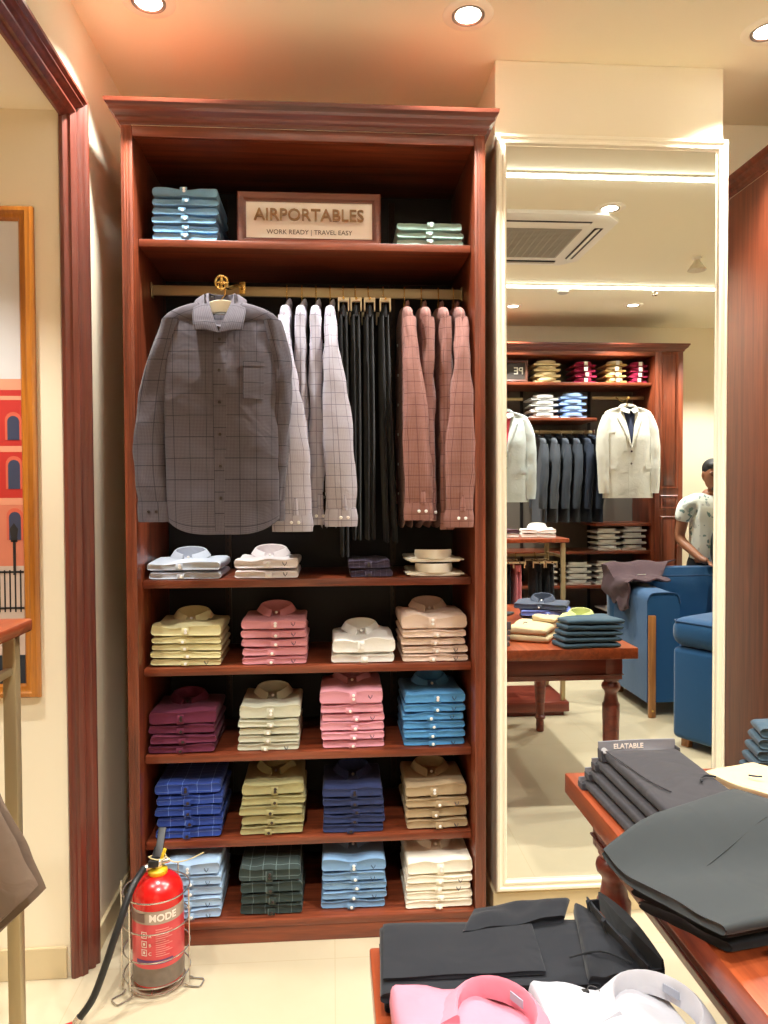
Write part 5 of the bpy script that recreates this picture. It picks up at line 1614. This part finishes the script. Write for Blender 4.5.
# ---- blue armchairs
BLUE = cloth('royal_velvet', (5, 64, 106), rough=0.7, bump=0.002, sheen=0.6)
BLUE2 = cloth('royal_velvet_welt', (10, 54, 92), rough=0.7, bump=0.0, sheen=0.4)
LEGW = wood('walnut_leg', (120, 74, 34), (168, 112, 58), 'z', 0.35, 0.3)
def rounded(b, x0, x1, y0, y1, z0_, z1, r, seg=4): bx(b, x0, x1, y0, y1, z0_, z1, r, seg)
def armchair(name, label, loc, rz, w=1.0, d=0.76, back_h=0.955, arm_h=0.85, seat_h=0.43):
    r = empty(name, label, 'armchair', loc, rz)
    aw = 0.23
    b = BM(); rounded(b, -w/2+aw+0.002, w/2-aw-0.002, -d/2+0.03, d/2-0.20, 0.10, 0.31, 0.03); obj('seat_base', b, BLUE, r)
    b = BM(); rounded(b, -w/2+aw+0.004, w/2-aw-0.004, -d/2+0.01, d/2-0.21, 0.312, seat_h, 0.05, 5); obj('seat_cushion', b, BLUE, r)
    b = BM()
    R = []
    for k in range(13):
        t = k/12
        z = 0.10+(back_h-0.10)*t
        y1 = d/2-0.02+0.05*t
        y0 = y1-0.18+0.05*t**2
        rr = 1-0.10*max(0, (t-0.85)/0.15)**2
        hw = (w/2-0.004)*rr
        R.append([Vector((hw*sx_, y, z)) for sx_, y in ((-1, y0+0.03), (-0.94, y0), (0.94, y0), (1, y0+0.03), (1, y1-0.03), (0.94, y1), (-0.94, y1), (-1, y1-0.03))])
    loft(b, R); bk = obj('backrest', b, BLUE, r, angle=0.9)
    b = BM(); tube(b, [R[-2][i] + Vector((0, 0, 0.008)) for i in (0, 1, 2, 3, 4, 5, 6, 7)], 0.006, 6, True); obj('piping', b, BLUE2, bk)
    for s in (-1, 1):
        b = BM(); R = []
        for k in range(11):
            t = k/10
            y = -d/2+t*(d-0.17)
            zt = arm_h+0.03*t**1.5
            x0_, x1_ = s*(w/2-aw), s*(w/2)
            e_ = 0.02 if 0 < k < 10 else 0.0
            R.append([Vector((x0_, y, 0.10)), Vector((x1_, y, 0.10)), Vector((x1_, y, zt-0.06)), Vector((x1_-s*0.02, y, zt-0.015)), Vector((x1_-s*0.06, y, zt)), Vector((x0_+s*0.05, y, zt)), Vector((x0_+s*0.012, y, zt-0.02)), Vector((x0_, y, zt-0.07))])
        loft(b, R); a_ = obj('armrest', b, BLUE, r, angle=0.9)
        b = BM(); tube(b, [v+Vector((0, -0.004, 0)) for v in R[0][2:8]], 0.005, 6, smooth=3); obj('piping', b, BLUE2, a_)
        b = BM(); bx(b, s*(w/2-0.052), s*(w/2-0.004), -d/2-0.030, -d/2-0.003, 0.0, 0.70, 0.005); obj('front_leg', b, LEGW, r)
        b = BM(); cyl(b, (s*(w/2-0.028), -d/2-0.031, 0.05), (s*(w/2-0.028), -d/2-0.034, 0.05), 0.008); obj('brass_pin', b, GOLD, r)
        b = BM(); bx(b, s*(w/2-0.10), s*(w/2-0.05), d/2-0.12, d/2-0.07, 0.0, 0.099, 0.005); obj('rear_leg', b, LEGW, r)
    return r
lg = mir(650, 718, Z=0)
armchair('armchair', 'blue velvet armchair with wooden front legs and a plum garment on its back', (lg.x+0.485, lg.y-0.40, 0), PI)
near = mir(672, 760, Z=0)
def footstool():
    r = empty('sofa', 'blue velvet sofa end with overhanging top cushion, nearest the mirror edge', 'sofa', (near.x+0.63, 0.775, 0), PI/2-0.52)
    # the sofa faces the rear of the shop; its arm end is what the mirror shows
    w, d = 0.34, 1.0
    b = BM(); rounded(b, -w/2, w/2, -d/2, d/2, 0.05, 0.605, 0.035, 4); obj('body', b, BLUE, r)
    b = BM(); rounded(b, -w/2-0.015, w/2+0.015, -d/2-0.015, d/2+0.015, 0.607, 0.785, 0.075, 6); cu_ = obj('top_cushion', b, BLUE, r)
    b = BM(); tube(b, [Vector((x, y, 0.76)) for x, y in ((-w/2+0.0, -d/2+0.03), (-w/2+0.03, -d/2), (w/2-0.03, -d/2), (w/2, -d/2+0.03), (w/2, d/2-0.03), (w/2-0.03, d/2), (-w/2+0.03, d/2), (-w/2, d/2-0.03))], 0.006, 6, True); obj('piping', b, BLUE2, cu_)
    for sx in (-1, 1):
        for sy in (-1, 1):
            b = BM(); bx(b, sx*(w/2-0.09), sx*(w/2-0.04), sy*(d/2-0.09), sy*(d/2-0.04), 0, 0.049, 0.004); obj('foot', b, LEGW, r)
footstool()
# plum garment thrown over the armchair
PLUM = cloth('plum_jersey', (66, 46, 51), bump=0.006)
def drape():
    b = BM()
    ax = lg.x-0.040                                # outer face of the arm
    rings = []
    for k in range(17):
        t = k/16
        y = 0.10-0.50*t
        xr = 0.30+0.30*max(0, (t-0.45)/0.55)**1.2
        top = 0.902+0.085*min(1, max(0, (t-0.62)/0.2))
        low = 0.20+0.10*nz(t*4.0, 3.3)
        path = []
        for q in range(9): path.append(Vector((ax-0.016-0.012*math.sin(q*0.9+t*7), y+0.012*math.sin(q), top-low*(1-q/8)-0.004)))
        for q in range(1, 12): path.append(Vector((ax+xr*q/11, y+0.05*(q/11)*math.sin(t*5), top+0.012+0.010*math.sin(q*1.1+t*8)+0.006*nz(q*0.8, t*9))))
        inner = [p+(Vector((0.013, 0, 0)) if i < 9 else Vector((0, 0, -0.011))) for i, p in enumerate(path)]
        rings.append(path+inner[::-1])
    loft(b, rings)
    return b
o = tag(obj('plum_garment', drape(), PLUM, None, angle=1.2), 'plum brown garment with paper tag thrown over the blue armchair, seen in the mirror', 'garment')
p = Vector((lg.x+0.12, -0.08, 0.917))
b = BM(); box(b, (p.x, p.y, p.z+0.012), (0.06, 0.035, 0.002), 0.0005, 1, Matrix.Rotation(0.3, 4, 'X')); obj('paper_tag', b, WHITEPL, o)
# ================================================================== person seen in the mirror
def skin_mesh(name, verts, edges, radii, sub=2):
    me = bpy.data.meshes.new(name)
    me.from_pydata([Vector(v) for v in verts], edges, [])
    o = bpy.data.objects.new(name, me); COL.objects.link(o)
    m = o.modifiers.new('skin', 'SKIN'); m.use_smooth_shade = True
    for i, r in enumerate(radii):
        r = r if isinstance(r, tuple) else (r, r)
        me.skin_vertices[0].data[i].radius = r
    me.skin_vertices[0].data[0].use_root = True
    s = o.modifiers.new('sub', 'SUBSURF'); s.levels = sub; s.render_levels = sub
    dg = bpy.context.evaluated_depsgraph_get()
    em = bpy.data.meshes.new_from_object(o.evaluated_get(dg))
    bpy.data.objects.remove(o); bpy.data.meshes.remove(me)
    b = bmesh.new(); b.from_mesh(em); bpy.data.meshes.remove(em)
    return b
def remesh(b, vox):
    me = bpy.data.meshes.new('tmp'); b.to_mesh(me); b.free()
    o = bpy.data.objects.new('tmp', me); COL.objects.link(o)
    m = o.modifiers.new('r', 'REMESH'); m.mode = 'VOXEL'; m.voxel_size = vox
    s = o.modifiers.new('s', 'SMOOTH'); s.iterations = 3; s.factor = 0.4
    dg = bpy.context.evaluated_depsgraph_get()
    em = bpy.data.meshes.new_from_object(o.evaluated_get(dg))
    bpy.data.objects.remove(o); bpy.data.meshes.remove(me)
    r = bmesh.new(); r.from_mesh(em); bpy.data.meshes.remove(em)
    return r
def ellipsoid(b, c, r, n=20, rot=None):
    t = bmesh.new(); bmesh.ops.create_uvsphere(t, u_segments=n, v_segments=n//2+2, radius=1.0)
    M_ = Matrix.Translation(Vector(c)) @ (rot or Matrix.Identity(4)) @ Matrix.Diagonal((r[0], r[1], r[2], 1))
    merge(b, t, M_)
def person():
    # figure stands at its local origin and faces local -y
    SKIN = plain('skin_brown', (150, 98, 70), 0.5, vary=0.06, scale=12)
    hd = mir(709, 457, Y=-0.585)
    root = empty('person', 'person in white patterned short sleeved shirt looking down, holding a dark jacket', 'person', (hd.x+0.015, -0.585, 0), PI+0.10)
    k = hd.z/1.78
    V = [(0, 0.0, 0.95), (0, 0.0, 1.10), (0, -0.005, 1.25), (0, 0.0, 1.40), (0, 0.0, 1.475), (0, -0.020, 1.53),
         # right arm of the picture side (local +x is the figure's left)
         (0.115, 0.0, 1.435), (0.195, 0.0, 1.40), (0.235, 0.035, 1.13), (0.135, -0.165, 0.985), (0.100, -0.215, 0.965),
         (-0.115, 0.0, 1.435), (-0.195, 0.0, 1.40), (-0.235, 0.035, 1.13), (-0.135, -0.17, 1.00), (-0.100, -0.22, 0.985),
         (0.09, 0.0, 0.90), (0.105, -0.01, 0.50), (0.11, 0.02, 0.09), (0.115, -0.13, 0.04),
         (-0.09, 0.0, 0.90), (-0.105, -0.01, 0.50), (-0.11, 0.02, 0.09), (-0.115, -0.13, 0.04)]
    E_ = [(0, 1), (1, 2), (2, 3), (3, 4), (4, 5), (3, 6), (6, 7), (7, 8), (8, 9), (9, 10), (3, 11), (11, 12), (12, 13), (13, 14), (14, 15), (0, 16), (16, 17), (17, 18), (18, 19), (0, 20), (20, 21), (21, 22), (22, 23)]
    Rr = [(0.15, 0.10), (0.145, 0.10), (0.155, 0.105), (0.13, 0.09), (0.062, 0.062), (0.055, 0.055),
          0.062, 0.055, 0.044, 0.030, 0.028, 0.062, 0.055, 0.044, 0.030, 0.028,
          0.09, 0.060, 0.042, 0.036, 0.09, 0.060, 0.042, 0.036]
    b = skin_mesh('body', V, E_, Rr)
    # head: tilted down on the neck
    H = Vector((0, -0.045, 1.645)); rt = Matrix.Rotation(0.28, 4, 'X')
    ellipsoid(b, H, (0.073, 0.094, 0.105), 24, rt)
    def hp(x, y, z): return H + (rt.to_3x3() @ Vector((x, y, z)))
    ellipsoid(b, hp(0, -0.018, -0.060), (0.058, 0.072, 0.062), 20, rt)      # jaw
    ellipsoid(b, hp(0, -0.078, -0.098), (0.024, 0.018, 0.020), 12, rt)      # chin
    ellipsoid(b, hp(0, -0.098, -0.020), (0.013, 0.020, 0.022), 12, rt)      # nose tip
    ellipsoid(b, hp(0, -0.090, 0.006), (0.009, 0.014, 0.026), 12, rt)       # nose bridge
    ellipsoid(b, hp(0, -0.084, -0.058), (0.026, 0.012, 0.008), 12, rt)      # mouth
    for s in (-1, 1):
        ellipsoid(b, hp(s*0.076, 0.006, -0.008), (0.010, 0.018, 0.030), 10, rt)
        ellipsoid(b, hp(s*0.036, -0.074, 0.026), (0.026, 0.012, 0.009), 10, rt)
    # hands with five fingers each
    for s in (1, -1):
        P0 = Vector((s*0.100, -0.215, 0.965 if s > 0 else 0.985))
        d = Vector((-s*0.55, -0.78, -0.30)).normalized()
        side = d.cross(Vector((0, 0, 1))).normalized()*(1 if s > 0 else -1)
        up = side.cross(d).normalized()
        hv = [P0, P0+d*0.045, P0+d*0.085]
        hb = skin_mesh('hand', hv, [(0, 1), (1, 2)], [(0.026, 0.018), (0.038, 0.015), (0.040, 0.013)], 2)
        merge(b, hb)
        for q, (o_, L_) in enumerate(((-0.030, 0.066), (-0.010, 0.078), (0.010, 0.074), (0.029, 0.058))):
            a0 = P0+d*0.078+side*o_
            dn = -up if up.z > 0 else up
            pts = [a0, a0+d*L_*0.42+dn*0.004, a0+d*L_*0.72+dn*0.018, a0+d*L_*0.86+dn*0.040]
            merge(b, skin_mesh('finger', pts, [(0, 1), (1, 2), (2, 3)], [0.0095, 0.0088, 0.0082, 0.007], 1))
        a0 = P0+d*0.025-side*0.028
        pts = [a0, a0-side*0.022+d*0.022, a0-side*0.030+d*0.052, a0-side*0.026+d*0.076]
        merge(b, skin_mesh('thumb', pts, [(0, 1), (1, 2), (2, 3)], [0.014, 0.011, 0.010, 0.008], 1))
    for v in b.verts: v.co *= k
    body = obj('body', remesh(b, 0.0065), SKIN, root, angle=3.0)
    def part(name, bm_, mat, vox=0.008):
        for v in bm_.verts: v.co *= k
        return obj(name, remesh(bm_, vox), mat, root, angle=3.0)
    # hair, brows, eyes, moustache
    HAIR = plain('black_hair', (22, 18, 18), 0.6, vary=0.3, scale=90, bump=0.002)
    b = BM()
    ellipsoid(b, hp(0, 0.018, 0.038), (0.079, 0.088, 0.082), 24, rt)
    ellipsoid(b, hp(0, -0.030, 0.082), (0.066, 0.060, 0.034), 20, rt)
    ellipsoid(b, hp(0, 0.050, -0.020), (0.066, 0.050, 0.070), 20, rt)
    part('hair', b, HAIR, 0.006)
    b = BM()
    for s in (-1, 1): ellipsoid(b, hp(s*0.035, -0.087, 0.032), (0.022, 0.007, 0.005), 10, rt)
    ellipsoid(b, hp(0, -0.094, -0.047), (0.026, 0.008, 0.006), 10, rt)
    ellipsoid(b, hp(0, -0.080, -0.098), (0.030, 0.020, 0.020), 10, rt)
    for v in b.verts: v.co *= k
    obj('brows_and_beard', b, HAIR, root)
    b = BM()
    for s in (-1, 1): ellipsoid(b, hp(s*0.034, -0.078, 0.012), (0.013, 0.011, 0.006), 12, rt)
    for v in b.verts: v.co *= k
    obj('eyes', b, plain('eye_dark', (46, 34, 30), 0.2), root)
    # shirt
    V2 = [(0, 0.0, 0.865), (0, 0.0, 1.10), (0, -0.008, 1.25), (0, 0.0, 1.395), (0, 0.0, 1.475),
          (0.115, 0.0, 1.438), (0.192, 0.0, 1.405), (0.217, 0.018, 1.255), (-0.115, 0.0, 1.438), (-0.192, 0.0, 1.405), (-0.217, 0.018, 1.255)]
    E2 = [(0, 1), (1, 2), (2, 3), (3, 4), (3, 5), (5, 6), (6, 7), (3, 8), (8, 9), (9, 10)]
    R2 = [(0.195, 0.135), (0.175, 0.13), (0.178, 0.132), (0.165, 0.118), (0.100, 0.092), 0.102, 0.078, 0.067, 0.102, 0.078, 0.067]
    b = skin_mesh('shirt', V2, E2, R2)
    SHP = cloth('white_leaf_print', (226, 232, 226), spots=((186, 192, 190), (122, 150, 148)), bump=0.005)
    shp = part('shirt', b, SHP, 0.008)
    b = BM()
    t_ = BM(); open_collar(t_, w=0.070, back=0.050, front=-0.075, rise=0.045, drop=-0.05, width=0.034, point=0.060, spread=0.7)
    merge(b, t_, Matrix.Translation((0, -0.002, 1.468)))
    for v in b.verts: v.co *= k
    obj('shirt_collar', b, SHP, root)
    for q in range(4):
        b = BM(); disc(b, Vector((0, -0.139, 1.31-0.09*q))*k, 0.006, 0.004, (0, -1, 0)); obj('button', b, BUTTON_D, root)
    # trousers and shoes
    V3 = [(0, 0.0, 1.06), (0, 0.0, 0.93), (0.095, 0.0, 0.87), (0.107, -0.01, 0.50), (0.112, 0.015, 0.07), (-0.095, 0.0, 0.87), (-0.107, -0.01, 0.50), (-0.112, 0.015, 0.07)]
    b = skin_mesh('trousers', V3, [(0, 1), (1, 2), (2, 3), (3, 4), (1, 5), (5, 6), (6, 7)], [(0.158, 0.110), (0.172, 0.122), (0.110, 0.112), 0.082, 0.072, (0.110, 0.112), 0.082, 0.072])
    part('trousers', b, cloth('person_trousers', (30, 32, 38)), 0.010)
    for s in (-1, 1):
        b = BM(); ellipsoid(b, (s*0.114, -0.060, 0.048), (0.050, 0.130, 0.050), 18); ellipsoid(b, (s*0.114, 0.020, 0.062), (0.045, 0.065, 0.060), 16)
        for v in b.verts: v.co.z = max(v.co.z, 0.001)
        for v in b.verts: v.co *= k
        obj('shoe', b, plain('shoe_leather', (34, 28, 26), 0.35), root)
    # the dark jacket held in front
    Mr = Matrix.Translation(root.location) @ Matrix.Rotation(root.rotation_euler.z, 4, 'Z')
    p0 = Mr @ Vector((-0.085, -0.285, 1.335)) 
    jk = empty('suit_jacket', 'black jacket held up by the person in the patterned shirt, at the mirror edge', 'jacket', p0, PI+0.10)
    G = Garment(w=0.18, length=0.355, depth=0.030, seed=77, fold=0.004, tail=0.0, slope=0.10)
    SB_ = cloth('held_black', (26, 30, 32))
    obj('body', G.body(32, 22), SB_, jk, angle=1.2)
    b = BM(); open_collar(b, w=0.06, back=0.03, front=-0.035, rise=0.03, drop=-0.03, width=0.03, point=0.04, spread=0.2); obj('collar', b, SB_, jk)
    for s in (-1, 1):
        b = BM(); sleeve(b, [(s*0.15, 0, -0.11), (s*0.165, -0.015, -0.18), (s*0.165, -0.02, -0.26), (s*0.16, -0.02, -0.35)], [(0.03, 0.03), (0.045, 0.028), (0.042, 0.026), (0.038, 0.024)], 5+s); obj('sleeve', b, SB_, jk, angle=1.2)
person()
# ================================================================== camera, world, view
cam = bpy.data.cameras.new('camera')
cam.sensor_fit = 'VERTICAL'; cam.sensor_height = 24.0
cam.lens = FPX/1024.0*24.0
cam.clip_start = 0.02; cam.clip_end = 50
co = bpy.data.objects.new('camera', cam); COL.objects.link(co)
M = Matrix((Rc, Uc, -Fv)).transposed().to_4x4()
M.translation = EYE
co.matrix_world = M
SC.camera = co
w = bpy.data.worlds.new('world'); SC.world = w; w.use_nodes = True
bg = w.node_tree.nodes['Background']
bg.inputs[0].default_value = (1.0, 0.96, 0.90, 1); bg.inputs[1].default_value = 0.25
SC.view_settings.view_transform = 'Standard'
SC.view_settings.look = 'None'
SC.view_settings.gamma = 1.0
SC.view_settings.use_curve_mapping = False
SC.view_settings.exposure = -0.06
SC.cycles.max_bounces = 12
SC.cycles.diffuse_bounces = 8
SC.cycles.glossy_bounces = 5
SC.cycles.sample_clamp_indirect = 10.0
SC.cycles.caustics_reflective = False
SC.cycles.caustics_refractive = False
